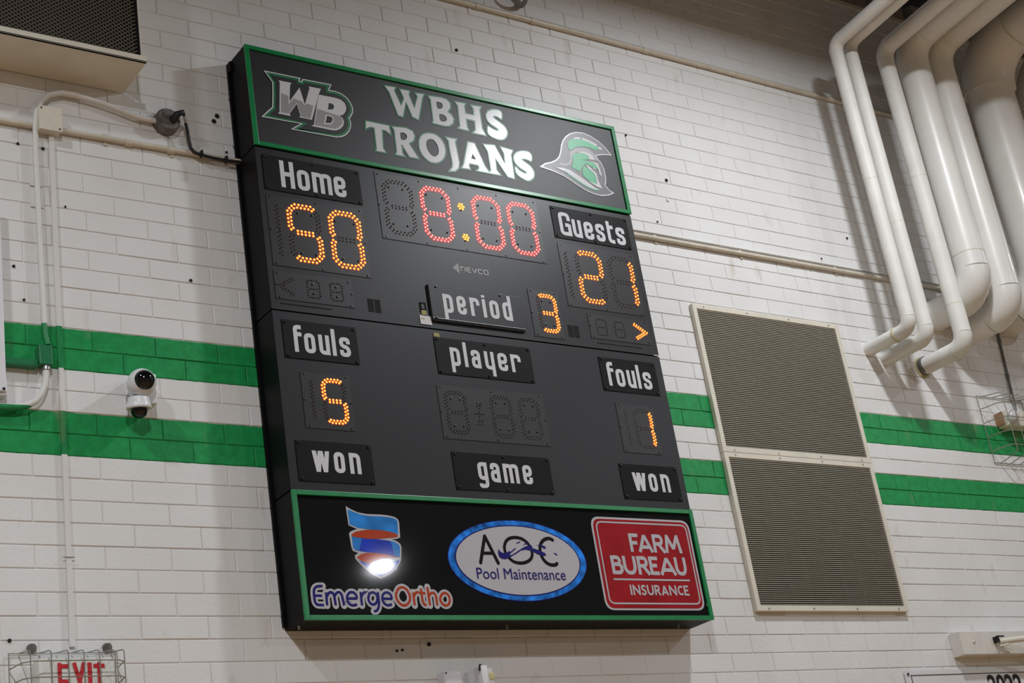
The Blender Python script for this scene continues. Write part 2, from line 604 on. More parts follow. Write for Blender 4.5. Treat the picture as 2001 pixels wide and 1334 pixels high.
def font_mesh(txt, name, parent, x0, x1, z0, z1, Y, m, bold=0.0):
    cu = bpy.data.curves.new(name, 'FONT')
    cu.body = txt
    cu.size = 1
    cu.offset = bold
    o = bpy.data.objects.new('tmp', cu)
    COL.objects.link(o)
    bpy.context.view_layer.update()
    me = bpy.data.meshes.new_from_object(o.evaluated_get(bpy.context.evaluated_depsgraph_get()))
    COL.objects.unlink(o)
    bpy.data.objects.remove(o)
    xs = [v.co.x for v in me.vertices]; ys = [v.co.y for v in me.vertices]
    ax, bx, ay, by = min(xs), max(xs), min(ys), max(ys)
    for v in me.vertices:
        a = (v.co.x - ax) / (bx - ax); c = (v.co.y - ay) / (by - ay)
        v.co = Vector((x0 + a * (x1 - x0), Y, z0 + c * (z1 - z0)))
    me.materials.clear()
    me.materials.append(M[m])
    return link_mesh(name, me, parent)


# ================================================================== SETTING
COURSE, BLEN, JT = 0.1014, 0.305, 0.0050
Z0 = 0.7807
wall_obj = bpy.data.objects.new('wall_back', None)
bw = B()
bw.box((-3.2, 0.0, -4.7), (9.8, 0.25, 4.70), 'mortar')
wall_obj = bw.build('wall_back')
tag(wall_obj, kind='structure')
fb = B(); fb.box((-9, -16, -4.75), (13, 0.25, -4.70), 'floor')
tag(fb.build('floor'), kind='structure')
cb = B(); cb.box((-9, -16, 5.05), (13, 0.6, 5.12), 'ceil')
for i in range(14):
    cb.box((-8 + i * 1.5, -15.9, 4.97), (-7.9 + i * 1.5, 0.55, 5.05), 'ceil')
tag(cb.build('ceiling'), kind='structure')
tr = B(); tr.box((-3.2, -0.012, 4.70), (9.8, 0.25, 4.735), 'cream')
tag(tr.build('trim_1'), kind='structure')

DEP = 0.196     # scoreboard depth
BW, BH = 2.416, 3.0


def hidden_by_board(x, z):
    k = (-DEP - CAM.y) / (0 - CAM.y)
    bx = CAM.x + (x - CAM.x) * k
    bz = CAM.z + (z - CAM.z) * k
    return 0.02 < bx < BW - .02 and 0.02 < bz < BH - .02


def to_px(p):
    v = CR.transposed() @ (Vector(p) - CAM)
    return 1000.5 + F_PX * v.x / -v.z, 667 - F_PX * v.y / -v.z


VENT = (2.925, 4.155, 0.098, 1.978)
bricks = []
k0 = int(math.floor((-0.75 - Z0) / COURSE))
k1 = int(math.floor((4.70 - Z0) / COURSE))
for k in range(k0, k1 + 1):
    za = Z0 + k * COURSE
    ph = 0.095 if k % 2 else 0.238
    joints = [ph + q * BLEN + random.uniform(-.005, .005) for q in range(-7, 30)]
    for xa, xn in zip(joints, joints[1:]):
        if xa > 8.4:
            break
        if xa + BLEN > VENT[0] and xa < VENT[1] and za + COURSE > VENT[2] and za < VENT[3]:
            # trimmed against the grille opening
            lo, hi = xa, xa + BLEN
            if hi > VENT[0] + .01 and lo < VENT[0] and za >= VENT[2] - .05 and za + COURSE <= VENT[3] + .05:
                bricks.append((k, lo, VENT[0] + .01)); continue
            if lo < VENT[1] and hi > VENT[1] and za >= VENT[2] - .05 and za + COURSE <= VENT[3] + .05:
                bricks.append((k, VENT[1] - .01, hi)); continue
            if za > VENT[2] - .0 and za + COURSE < VENT[3] + .0:
                continue
        bricks.append((k, xa, xn))


def brick_geo(lx, hz, proud, tx, tz):
    """bevelled block centred on the origin; front faces -y"""
    bv = 0.0025
    x, z = lx / 2 - JT / 2, hz / 2 - JT / 2
    def y(px_, pz_):
        return -proud + px_ * tx + pz_ * tz
    f = [(-x + bv, -z + bv), (x - bv, -z + bv), (x - bv, z - bv), (-x + bv, z - bv)]
    g = [(-x, -z), (x, -z), (x, z), (-x, z)]
    vs = [(a, y(a, c), c) for a, c in f] + [(a, y(a, c) + bv, c) for a, c in g] + [(a, .002, c) for a, c in g]
    fs = [(0, 1, 2, 3)]
    for i in range(4):
        j = (i + 1) % 4
        fs.append((4 + i, 4 + j, j, i))
        fs.append((8 + i, 8 + j, 4 + j, 4 + i))
    return vs, fs


variants = []
for i in range(8):
    vs, fs = brick_geo(BLEN, COURSE, random.uniform(.0030, .0050), random.uniform(-.003, .003), random.uniform(-.008, .008))
    me = bpy.data.meshes.new('brick')
    me.from_pydata(vs, [], fs)
    me.materials.append(M['brick'])
    me.update()
    variants.append(me)
cand = []
for idx, (k, xa, xb) in enumerate(bricks):
    za = Z0 + k * COURSE
    cx, cz = (xa + xb) / 2, za + COURSE / 2
    u, v = to_px((cx, 0, cz))
    vis = -40 < u < 2040 and -25 < v < 1355 and not (hidden_by_board(xa, cz) and hidden_by_board(xb, cz)) and xb - xa > .25
    if vis:
        cand.append(((Vector((cx, 0, cz)) - CAM).length, idx))
cand.sort()
single = {i for _, i in cand[:300]}
rest = B()
for idx, (k, xa, xb) in enumerate(bricks):
    za = Z0 + k * COURSE
    cx, cz = (xa + xb) / 2, za + COURSE / 2
    if idx in single:
        o = bpy.data.objects.new('brick', random.choice(variants))
        COL.objects.link(o)
        o.location = (cx, 0, cz)
        o.scale = ((xb - xa) / BLEN, 1, 1)
        o.parent = wall_obj
    else:
        vs, fs = brick_geo(xb - xa, COURSE, random.uniform(.0030, .0050), random.uniform(-.003, .003), random.uniform(-.008, .008))
        rest.add([(a + cx, b_, c + cz) for a, b_, c in vs], fs, 'brick')
tag(rest.build('brick_field', wall_obj), 'painted bricks of the same wall too small or far to part', kind='stuff')

# drilled holes and old anchors in the wall
for (x, z, r, kind) in [(2.949, 2.834, .011, 'h'), (2.926, 2.693, .013, 'n'), (-1.127, 2.302, .007, 'h'), (-1.009, 2.298, .008, 'h'),
                        (-.916, 2.007, .005, 'h'), (-.316, 1.708, .008, 'h'), (-.094, 2.665, .012, 'h'), (-.114, 2.630, .012, 'h'),
                        (-1.169, 1.665, .007, 'h'), (-1.129, 1.504, .006, 'h'), (1.492, 3.439, .010, 'h'), (.751, -.064, .010, 'h'),
                        (2.688, 3.105, .007, 'h'), (4.502, 2.667, .008, 'h'), (4.196, 2.470, .006, 'h'), (-1.247, -.030, .008, 'h'),
                        (2.80, 2.52, .006, 'h'), (-.06, 2.46, .006, 'h'), (.57, -.093, .006, 'h'), (.60, -.09, .006, 'h')]:
    b = B()
    b.lathe((x, -.004, z), (0, -1, 0), [(0, r), (.0055, r), (.0062, r * .7), (.0062, 0)], 'hole' if kind == 'h' else 'painted_pipe', 10)
    b.build('anchor_hole' if kind == 'h' else 'anchor_stub', wall_obj)

# ================================================================== SCOREBOARD
FY = -DEP
sb = thing('scoreboard', (BW / 2, 0, 0), 'large black electronic scoreboard with green-framed header and lit orange and red numbers', 'scoreboard')


def cabinet(z0, z1, face, inset, label=None):
    b = B()
    g = .004
    b.box((0, -DEP + inset, z0 + g), (BW, -.003, z1 - g), 'case')
    b.box((0.001, -DEP + inset - .002, z0 + g), (BW - .001, -DEP + inset + .001, z1 - g), face)
    o = b.build('cabinet', sb)
    if label:
        o['label'] = label
    return o


hd = cabinet(2.410, 3.0, 'banner_top', .006, 'black header cabinet with team name')
up = cabinet(1.513, 2.410, 'face', .008, 'charcoal upper cabinet with clock and scores')
lo_ = cabinet(.607, 1.513, 'face', .008, 'charcoal lower cabinet with fouls and player displays')
sp = cabinet(0.0, .607, 'banner_low', .006, 'black sponsor cabinet at the bottom')
b = B()
for z in (.607, 1.513, 2.410):
    b.box((.012, -DEP + .02, z - .004), (BW - .012, -.004, z + .004), 'gap')
b.box((-.014, -.02, .02), (-.0005, -.003, 2.985), 'case')
b.box((-.014, -.05, 2.93), (-.0005, -.021, 2.985), 'case')
b.build('mounting_flange', sb)


def frame(z0, z1):
    t, y0, y1 = .023, FY - .006, FY + .006
    b = B()
    b.box((-.002, y0, z0), (t, y1, z1), 'frame_green', .002)
    b.box((BW - t, y0, z0), (BW + .002, y1, z1), 'frame_green', .002)
    b.box((t, y0, z1 - t), (BW - t, y1, z1), 'frame_green', .002)
    b.box((t, y0, z0), (BW - t, y1, z0 + t), 'frame_green', .002)
    o = b.build('green_frame', sb)
    o['label'] = 'green metal edge frame'
    return o


frame(2.412, 3.0)
frame(.001, .607)
for (x, y, z) in ((.02, -.1, -.008), (1.15, -.1, -.008), (2.25, -.1, -.008)):
    b = B(); b.tube([(x, y, z + .012), (x, y, z - .006)], .007, 'steel', 8); b.build('bolt', sb)
for z in (2.78, 2.50):
    b = B(); b.tube([(-.016, -.012, z), (-.022, -.012, z)], .007, 'steel', 8); b.build('bolt', sb)
b = B()
b.box((BW + .0, -.11, 2.43), (BW + .045, -.104, 2.475), 'steel', .002)
b.lathe((BW + .03, -.111, 2.452), (0, -1, 0), [(0, .010), (.001, .009), (.001, 0)], 'hole', 10)
b.box((BW + .0, -.104, 2.43), (BW + .004, -.08, 2.475), 'steel')
b.build('mounting_tab', sb)

# --- name plates
UPY = FY + .006      # face of the middle cabinets
NY = UPY - .004
def name_plate(x0, x1, z0, z1, word, xs, base, xh, m='plate', topscrews=3, label=None):
    b = B()
    b.box((x0, NY, z0), (x1, UPY + .001, z1), m, .0012)
    o = b.build('name_plate', sb)
    o['label'] = 'dark plate reading ' + word if not label else label
    P = Print(NY - .0004)
    label_word(P, word, xs, base, xh)
    P.build('lettering', o)
    s = B()
    cols = [x0 + .016, x1 - .016] if topscrews == 2 else [x0 + .016, (x0 + x1) / 2 + .01, x1 - .016]
    for x in cols:
        for z in (z0 + .013, z1 - .013):
            s.lathe((x, NY, z), (0, -1, 0), [(0, .0075), (.004, .0065), (.006, .003), (.006, 0)], 'screw', 8)
    so = s.build('screw_set', o)
    so['kind'] = 'stuff'
    return o


name_plate(.034, .588, 2.170, 2.367, 'Home', [(.126, .077), (.219, .069), (.304, .111), (.428, .069)], 2.195, .117)
name_plate(1.820, 2.372, 2.174, 2.373, 'Guests', [(1.864, .080), (1.955, .064), (2.037, .066), (2.121, .065), (2.206, .047), (2.269, .066)], 2.195, .113)
name_plate(.046, .450, 1.268, 1.466, 'fouls', [(.099, .044), (.154, .059), (.232, .059), (.304, .023), (.345, .060)], 1.301, .104, topscrews=2, label='left plate reading fouls')
name_plate(1.965, 2.364, 1.268, 1.466, 'fouls', [(2.009, .044), (2.066, .059), (2.144, .059), (2.216, .023), (2.257, .060)], 1.299, .104, topscrews=2, label='right plate reading fouls')
name_plate(.904, 1.504, 1.266, 1.468, 'player', [(.989, .059), (1.072, .025), (1.117, .056), (1.200, .060), (1.282, .060), (1.366, .064)], 1.317, .101)
name_plate(.048, .451, .653, .854, 'won', [(.127, .092), (.240, .057), (.322, .060)], .701, .104, topscrews=2, label='left plate reading won')
name_plate(1.969, 2.371, .653, .850, 'won', [(2.045, .092), (2.155, .057), (2.240, .060)], .701, .102, topscrews=2, label='right plate reading won')
name_plate(.910, 1.507, .653, .851, 'game', [(1.050, .058), (1.126, .057), (1.204, .094), (1.324, .058)], .701, .102)

# period door, hinged plate standing proud with a dark slot on its left and lower side
b = B()
b.box((.913, FY - .005, 1.572), (1.492, UPY, 1.760), 'face', .001)
b.box((.908, FY - .004, 1.560), (.913, UPY, 1.760), 'gap')
b.box((.913, FY - .004, 1.556), (1.492, UPY, 1.571), 'gap')
b.box((.914, FY - .006, 1.571), (1.492, FY - .002, 1.5735), 'steel')
pd = b.build('period_plate', sb)
pd['label'] = 'raised charcoal plate reading period'
P = Print(FY - .0055)
label_word(P, 'period', [(.989, .060), (1.072, .058), (1.156, .060), (1.234, .024), (1.279, .059), (1.363, .059)], 1.610, .106)
P.build('lettering', pd)
s = B()
for (x, z) in ((.958, 1.752), (1.360, 1.752), (.935, 1.575)):
    s.lathe((x, FY - .005, z), (0, -1, 0), [(0, .007), (.004, .006), (.005, 0)], 'screw', 8)
tag(s.build('screw_set', pd), kind='stuff')
# latch opening and stickers beside it
b = B()
b.box((.848, UPY - .003, 1.600), (.855, UPY, 1.655), 'gap')
b.box((.855, UPY - .003, 1.647), (.876, UPY, 1.655), 'gap')
b.box((.878, UPY - .003, 1.602), (.886, UPY, 1.655), 'gap')
b.box((.857, UPY - .004, 1.618), (.874, UPY - .001, 1.645), 'digit_plate')
b.build('latch', sb)
P = Print(UPY - .003)
P.poly([(.838, 1.532), (.907, 1.532), (.905, 1.580), (.838, 1.582)], 'sticker')
P.strokes([(.846, 1.563), (.866, 1.563)], .004, 'sticker_y', 1)
P.build('paper_sticker', sb)
P = Print(UPY - .003)
P.poly([(.852, 1.586), (.884, 1.586), (.882, 1.612), (.854, 1.610)], 'sticker_y')
P.build('yellow_sticker', sb)
P = Print(UPY - .003)
P.poly([(.906, 1.470), (.944, 1.470), (.940, 1.492), (.908, 1.491)], 'sticker_y')
P.build('yellow_sticker', sb)
P = Print(UPY - .003)
P.poly([(2.374, 1.514), (2.415, 1.514), (2.415, 1.519), (2.374, 1.519)], 'sticker')  # pale strip painted for the light showing through the cabinet seam
P.build('seam_light_strip', sb)
# stamped service slots
for (x0, x1, z0, z1) in ((.05, .33, 1.549, 1.553), (1.98, 2.30, 1.549, 1.553)):
    b = B(); b.box((x0, UPY - .0015, z0), (x1, UPY, z1), 'gap'); b.build('access_slot', sb)


def vent_slots(x0, z0, label):
    b = B()
    for c in range(2):
        for r_ in range(9):
            xa = x0 + c * .040
            za = z0 + r_ * .0082
            b.box((xa, UPY - .0012, za), (xa + .034, UPY + .001, za + .0052), 'gap')
    o = b.build('cooling_slots', sb)
    o['label'] = label
    o['kind'] = 'stuff'


vent_slots(.540, 1.566, 'small slotted cooling vent under the Home score')
vent_slots(1.793, 1.566, 'small slotted cooling vent right of the period number')

# maker's mark
P = Print(UPY - .0004)
zb, H1 = 1.872, .027
for i in range(5):
    x = 1.096 + i * .0075
    hh = .006 + i * .0062
    P.strokes([(x, 1.884 - hh * .85), (x, 1.884 + hh)], .0045, 'ink_mark', 1)
NV = {0: [[(0, 0), (0, 1), (.85, 1), (1, .8), (1, 0)]],
      1: [[(1, 1), (.15, 1), (0, .85), (0, .15), (.15, 0), (1, 0)], [(0, .5), (.9, .5)]],
      2: [[(0, 1), (.5, 0)], [(.5, 0), (1, 1)]],
      3: [[(1, 1), (.15, 1), (0, .85), (0, .15), (.15, 0), (1, 0)]],
      4: [[(0, .1), (0, .9), (.12, 1), (.88, 1), (1, .9), (1, .1), (.88, 0), (.12, 0), (0, .1)]]}
for i in range(5):
    x = 1.142 + i * .0365
    for pts in NV[i]:
        P.strokes([(x + a * .026, zb + z * H1 * .9) for a, z in pts], .0048, 'ink_mark', 1)
P.build('maker_mark', sb)

# --- LED displays
SEG = {'0': 'abcdef', '1': 'bc', '2': 'abged', '3': 'abgcd', '4': 'fgbc', '5': 'afgcd', '8': 'abcdefg', ' ': ''}


def row_points(pts, sp_):
    segs = [(Vector(pts[i]), Vector(pts[i + 1])) for i in range(len(pts) - 1)]
    L = sum((q - p).length for p, q in segs)
    n = max(1, round(L / sp_))
    st = L / n
    out = []
    t = st / 2
    acc = 0
    for p, q in segs:
        l = (q - p).length
        while t <= acc + l + 1e-9 and l > 0:
            out.append(p.lerp(q, (t - acc) / l))
            t += st
        acc += l
    return out


def digit_dots(x0, z0, w_, h, segs, gap, sp_, c=.028):
    """dot centres of the chosen segments of a seven-segment digit"""
    x1, zt, zm, g2 = x0 + w_, z0 + h, z0 + h / 2, gap / 2
    e = c * .8
    TL, TR = (x0 + c / 2, zt - c / 2), (x1 - c / 2, zt - c / 2)
    BL, BR = (x0 + c / 2, z0 + c / 2), (x1 - c / 2, z0 + c / 2)
    path = {
        'a': [TL, (x0 + c, zt), (x1 - c, zt), TR],
        'b': [TR, (x1, zt - c), (x1, zm + e), (x1 - e * .55, zm + e * .3)],
        'c': [(x1 - e * .55, zm - e * .3), (x1, zm - e), (x1, z0 + c), BR],
        'd': [BL, (x0 + c, z0), (x1 - c, z0), BR],
        'e': [(x0 + e * .55, zm - e * .3), (x0, zm - e), (x0, z0 + c), BL],
        'f': [TL, (x0, zt - c), (x0, zm + e), (x0 + e * .55, zm + e * .3)],
        'g': [(x0 + e * 1.0, zm), (x1 - e * 1.0, zm)]}
    out = []
    for s in segs:
        if gap > 0:
            for sg in (-1, 1):
                out += row_points(offset_rows(path[s], sg * g2), sp_)
        else:
            out += row_points(path[s], sp_)
    # drop near-duplicates where segments meet
    keep = []
    for p in out:
        if all((p - q).length > sp_ * .42 for q in keep):
            keep.append(p)
    return keep


def dome(b, x, y, z, r, m):
    """one LED: a collar, glowing as a halo when lit, and in front the rounded lens tip"""
    n = 8
    lit = m in ('led_orange', 'led_red', 'led_yellow')
    ro, ri = (r * 1.32, r * .80) if lit else (r, r * .72)
    ya = y - r * (.42 if lit else .75)
    cs = [(math.cos(2 * math.pi * j / n), math.sin(2 * math.pi * j / n)) for j in range(n)]
    vs = [(x + ro * c, y, z + ro * s_) for c, s_ in cs] + [(x + ri * c, ya, z + ri * s_) for c, s_ in cs]
    vs.append((x, y - r * 1.05, z))
    b.add(vs[:2 * n], [(j, (j + 1) % n, n + (j + 1) % n, n + j) for j in range(n)], m + '_rim' if lit else m)
    b.add(vs[n:], [(j, (j + 1) % n, n) for j in range(n)], m)


def digit_panel(x0, x1, z0, z1, label, left=True):
    b = B()
    y = UPY - .0015
    b.box((x0, y, z0), (x1, UPY + .001, z1), 'digit_plate')
    b.box((x0 - .0035, y + .0006, z0 - .0035), (x0, UPY + .001, z1), 'gap')  # black strips draw the shadow gap along the left and lower edges
    b.box((x0 - .0035, y + .0006, z0 - .0035), (x1, UPY + .001, z0), 'gap')
    nx = max(2, int((x1 - x0) / .25) + 1)
    for i in range(nx):
        xx = x0 + .02 + (x1 - x0 - .04) * i / (nx - 1)
        for zz in (z0 + .010, z1 - .010):
            b.lathe((xx, y, zz), (0, -1, 0), [(0, .0055), (.0025, .0045), (.003, 0)], 'screw', 6)
    for zz in (z0 + (z1 - z0) * .5,):
        for xx in (x0 + .008, x1 - .008):
            b.lathe((xx, y, zz), (0, -1, 0), [(0, .0055), (.0025, .0045), (.003, 0)], 'screw', 6)
    o = b.build('digit_panel', sb)
    o['label'] = label
    return o


DY = UPY - .0015


def led_digit(panel, x0, z0, w_, h, ch, col, gap, sp_, r, colname, off='led_off', every='8', c=.028):
    on = SEG[ch]
    lit = digit_dots(x0, z0, w_, h, on, gap, sp_, c) if on else []
    allseg = SEG[every]
    un = [p for p in digit_dots(x0, z0, w_, h, [s for s in allseg if s not in on], gap, sp_, c)
          if all((p - q).length > sp_ * .45 for q in lit)]
    if lit:
        b = B()
        for p in lit:
            dome(b, p.x, DY, p.y, r, col)
        o = b.build('lit_digit', panel)
        o['label'] = 'lit %s LED digit %s' % (colname, ch)
    if un:
        b = B()
        for p in un:
            dome(b, p.x, DY, p.y, r * .72, off)
        o = b.build('unlit_leds', panel)
        o['kind'] = 'stuff'
        o['label'] = 'dark unlit LED dots'


pc = digit_panel(.684, 1.726, 1.997, 2.385, 'wide clock panel with red numbers')
RR = .0058
for (x, ch) in ((.728, ' '), (.960, '8'), (1.288, '0'), (1.520, '0')):
    led_digit(pc, x, 2.042, .165, .300, ch, 'led_red', .0135, .0218, RR, 'red', c=.036)
for z in (2.264, 2.079):
    b = B()
    dome(b, 1.206, DY, z, RR, 'led_yellow')
    for i in range(6):
        dome(b, 1.206 + .0165 * math.cos(i * math.pi / 3), DY, z + .0165 * math.sin(i * math.pi / 3), RR, 'led_yellow')
    o = b.build('colon_dot', pc)
    o['label'] = 'lit yellow colon LED cluster'
ph_ = digit_panel(.035, .581, 1.755, 2.143, 'Home score panel')
led_digit(ph_, .066, 1.804, .02, .296, ' ', 'led_orange', .012, .0215, RR, 'orange', 'led_off_amber', every='1', c=.01)
led_digit(ph_, .152, 1.804, .160, .296, '5', 'led_orange', .0165, .0218, RR, 'orange', 'led_off_amber', c=.034)
led_digit(ph_, .384, 1.802, .162, .298, '0', 'led_orange', .0165, .0218, RR, 'orange', 'led_off_amber', c=.034)
pg = digit_panel(1.827, 2.372, 1.755, 2.143, 'Guests score panel')
led_digit(pg, 1.848, 1.804, .02, .290, ' ', 'led_orange', .012, .0215, RR, 'orange', 'led_off_amber', every='1', c=.01)
led_digit(pg, 1.944, 1.804, .163, .298, '2', 'led_orange', .0165, .0218, RR, 'orange', 'led_off_amber', c=.034)
led_digit(pg, 2.178, 1.804, .158, .298, '1', 'led_orange', .0165, .0218, RR, 'orange', 'led_off_amber', c=.034)
pp = digit_panel(1.560, 1.760, 1.545, 1.826, 'period number panel')
led_digit(pp, 1.618, 1.586, .113, .208, '3', 'led_orange', .0125, .0185, .0052, 'orange', 'led_off_amber', c=.022)
pf = digit_panel(.115, .380, .919, 1.202, 'left fouls panel')
led_digit(pf, .150, .958, .018, .208, ' ', 'led_orange', .010, .019, .0052, 'orange', 'led_off_amber', every='1', c=.01)
led_digit(pf, .230, .958, .112, .211, '5', 'led_orange', .0125, .0190, .0052, 'orange', 'led_off_amber', c=.022)
pr_ = digit_panel(2.028, 2.290, .918, 1.202, 'right fouls panel')
led_digit(pr_, 2.066, .958, .018, .208, ' ', 'led_orange', .010, .019, .0052, 'orange', 'led_off_amber', every='1', c=.01)
led_digit(pr_, 2.146, .958, .112, .211, '1', 'led_orange', .0125, .0190, .0052, 'orange', 'led_off_amber', c=.022)
pl = digit_panel(.881, 1.536, .918, 1.204, 'unlit player number panel')
for x in (.924, 1.201, 1.378):
    led_digit(pl, x, .956, .114, .212, ' ', 'led_red', .0125, .0190, .0052, 'red', c=.022)
b = B()
for (dx, dz) in ((-.028, 0), (-.014, 0), (0, 0), (.014, 0), (.028, 0), (0, .014), (0, -.014), (.004, .03), (.012, .042), (.02, .056), (-.008, .042), (-.004, .058), (.008, .05),
                 (-.004, -.03), (-.012, -.042), (-.016, -.058), (.008, -.042), (.004, -.058), (.016, -.034)):
    dome(b, 1.116 + dx, DY, 1.064 + dz, .004, 'led_off_amber')
tag(b.build('unlit_leds', pl), 'dark plus-shaped LED cluster', kind='stuff')
phb = digit_panel(.031, .462, 1.575, 1.724, 'unlit bonus panel under the Home score')
pgb = digit_panel(1.948, 2.378, 1.577, 1.724, 'bonus panel with lit arrow under the Guests score')


def arrow(panel, pts, lit):
    b = B()
    for sg in (-1, 1):
        for p in row_points(offset_rows(pts, sg * .0058), .0155):
            dome(b, p.x, DY, p.y, .0048 if lit else .0036, 'led_orange' if lit else 'led_off_amber')
    o = b.build('lit_arrow' if lit else 'unlit_leds', panel)
    o['label'] = 'lit orange possession arrow' if lit else 'dark possession arrow LEDs'
    if not lit:
        o['kind'] = 'stuff'


arrow(phb, [(.137, 1.693), (.060, 1.647), (.135, 1.600)], False)
arrow(pgb, [(2.267, 1.697), (2.350, 1.650), (2.272, 1.606)], True)
for x in (.208, .336):
    led_digit(phb, x, 1.602, .068, .094, ' ', 'led_red', 0, .0150, .0055, 'red', c=.012)
for x in (2.00, 2.128):
    led_digit(pgb, x, 1.602, .068, .094, ' ', 'led_red', 0, .0150, .0055, 'red', c=.012)
# screws standing among the unlit dots
s = B()
for (x, z) in ((.76, 2.305), (.845, 2.305), (.76, 2.09), (.845, 2.09), (.99, 2.30), (1.09, 2.295), (.99, 2.09), (1.09, 2.09), (1.32, 2.29), (1.41, 2.29), (1.32, 2.09),
               (1.41, 2.09), (1.55, 2.29), (1.64, 2.29), (1.55, 2.09), (1.64, 2.09), (.20, 2.06), (.28, 2.06), (.41, 2.05), (.52, 2.05), (.20, 1.84), (.28, 1.84),
               (.43, 1.84), (.52, 1.84), (.955, 1.135), (1.010, 1.135), (.955, .99), (1.01, .99), (1.232, 1.135), (1.287, 1.135), (1.232, .99), (1.287, .99), (1.41, 1.135),
               (1.463, 1.135), (1.41, .99), (1.463, .99), (1.645, 1.76), (1.70, 1.76), (1.645, 1.62), (1.70, 1.62), (.238, 1.675), (.24, 1.624), (.37, 1.675), (.37, 1.624),
               (1.202, 2.243), (1.198, 2.058)):
    s.lathe((x, DY, z), (0, -1, 0), [(0, .0055), (.0035, .005), (.0045, 0)], 'screw', 6)
tag(s.build('panel_screws', sb), kind='stuff')

# --- header artwork
HY = FY + .004 - .0006
ZZ = (700, 150, 5.558)
LET = [
    ("290,95 405,113 392,140 398,165 468,315 500,235 480,190 455,133 556,152 550,195 612,345 648,215 640,198 622,177 714,187 697,225 655,463 592,432 520,265 485,432 437,415 340,165", []),
    ("762,205 905,226 962,246 998,287 1000,335 968,378 1010,410 1035,455 1028,500 988,528 940,528 812,497 822,478 790,245",
     ["845,265 885,272 915,290 922,325 900,348 860,345", "876,398 930,408 960,435 965,468 945,488 890,478"]),
    ("1055,270 1160,290 1150,315 1165,400 1262,420 1255,345 1230,310 1328,325 1315,355 1345,560 1385,632 1255,605 1280,580 1270,475 1168,450 1180,540 1197,580 1095,555 1112,535 1085,310", []),
    ("1560,460 1558,385 1530,362 1470,355 1415,370 1392,410 1400,460 1440,510 1500,545 1532,572 1525,588 1495,583 1450,560 1410,528 1408,610 1450,645 1520,675 1575,677 1613,640 1618,590 1592,540 1530,490 1475,450 1462,430 1480,418 1520,430", []),
    ("85,478 335,530 352,622 300,580 258,570 270,770 300,820 195,800 205,780 178,550 130,540 85,560", []),
    ("370,540 520,555 590,590 612,640 600,690 550,720 655,885 560,865 480,738 468,735 480,830 503,860 412,840 425,815 395,575", ["455,598 510,610 533,640 528,672 500,688 463,680"]),
    ("662,700 680,650 715,620 770,612 840,625 905,680 943,760 945,840 915,900 850,932 780,920 710,860 670,785", ["738,715 750,685 780,670 820,682 858,730 877,790 872,840 840,868 800,855 760,805 742,760"]),
    ("958,658 1062,678 1050,700 1095,930 1090,985 1050,1020 1000,1020 1025,985 1030,940 1000,790 985,695", []),
    ("1195,708 1262,722 1375,970 1425,1040 1300,1015 1320,995 1310,955 1212,935 1200,960 1215,998 1130,985 1150,950", ["1243,835 1283,897 1230,887"]),
    ("1368,735 1480,745 1602,960 1590,830 1555,765 1672,800 1655,840 1695,1100 1630,1080 1485,865 1500,1010 1540,1060 1428,1040 1450,1015 1415,810", []),
    ("1880,915 1882,850 1850,815 1780,808 1720,825 1692,870 1705,925 1755,980 1825,1022 1840,1045 1815,1056 1750,1020 1706,970 1722,1050 1790,1100 1850,1128 1903,1095 1912,1040 1880,980 1800,920 1768,897 1785,880 1835,890", []),
]


def chaikin(pts):
    out = []
    for i, p in enumerate(pts):
        q = pts[(i + 1) % len(pts)]
        out += [(p[0] * .78 + q[0] * .22, p[1] * .78 + q[1] * .22), (p[0] * .22 + q[0] * .78, p[1] * .22 + q[1] * .78)]
    return out


P = Print(HY)
for n_let, (o_, hs) in enumerate(LET):
    pts = px_poly(o_, *ZZ, FY)
    if n_let in (3, 6, 10):
        pts = chaikin(pts)
    P.strokes(pts, .016, 'ink_green', 1, True)
    P.poly(pts, 'ink_header', 2, [chaikin(px_poly(h, *ZZ, FY)) if n_let != 8 else px_poly(h, *ZZ, FY) for h in hs])
o = P.build('team_name', hd)
o['label'] = 'white serif words WBHS TROJANS edged green'

# letter emblem
ZW = (500, 120, 8.338)
P = Print(HY)
outer = px_poly("145,155 718,272 705,300 712,320 750,330 765,290 1222,378 1195,440 1190,470 1300,490 1400,528 1480,590 1540,670 1578,760 1575,830 1550,885 1522,925 1542,985 1545,1050 1520,1130 1465,1190 1400,1222 1310,1230 590,1100 660,1060 750,1012 110,895 200,810 275,745 280,540 275,335", *ZW, FY)
P.poly(outer, 'ink_green', 1)
def inset(pts, d):
    a = offset_rows(pts, d, True)
    cx = sum(p[0] for p in pts) / len(pts)
    return a
def area(p): return sum(p[i - 1][0] * p[i][1] - p[i][0] * p[i - 1][1] for i in range(len(p))) / 2
sg = 1 if area(outer) > 0 else -1
P.poly(inset(outer, sg * .0155), 'ink_black', 2)
P.strokes(outer, .0065, 'ink_header', 3, True)
P.poly(px_poly("368,305 585,350 560,378 548,650 712,425 800,700 875,430 858,405 1062,445 1030,520 915,950 705,908 728,885 668,690 550,850 572,888 358,845 385,825 390,340", *ZW, FY), 'ink_header', 3)
P.poly(px_poly("1028,540 1300,592 1390,625 1450,680 1475,750 1460,820 1425,865 1370,880 1415,920 1438,980 1425,1045 1380,1095 1310,1122 1240,1118 905,1050 945,1030 1000,660", *ZW, FY), 'ink_header', 3,
       [px_poly("1188,678 1240,686 1268,710 1275,745 1255,780 1175,782", *ZW, FY), px_poly("1158,885 1215,895 1248,920 1250,960 1222,1000 1138,1002", *ZW, FY)])
P.poly(px_poly("412,515 530,558 530,690 550,682 615,603 750,655 800,718 825,685 935,722 890,928 745,898 672,665 535,848 410,825", *ZW, FY), 'ink_gray', 4)
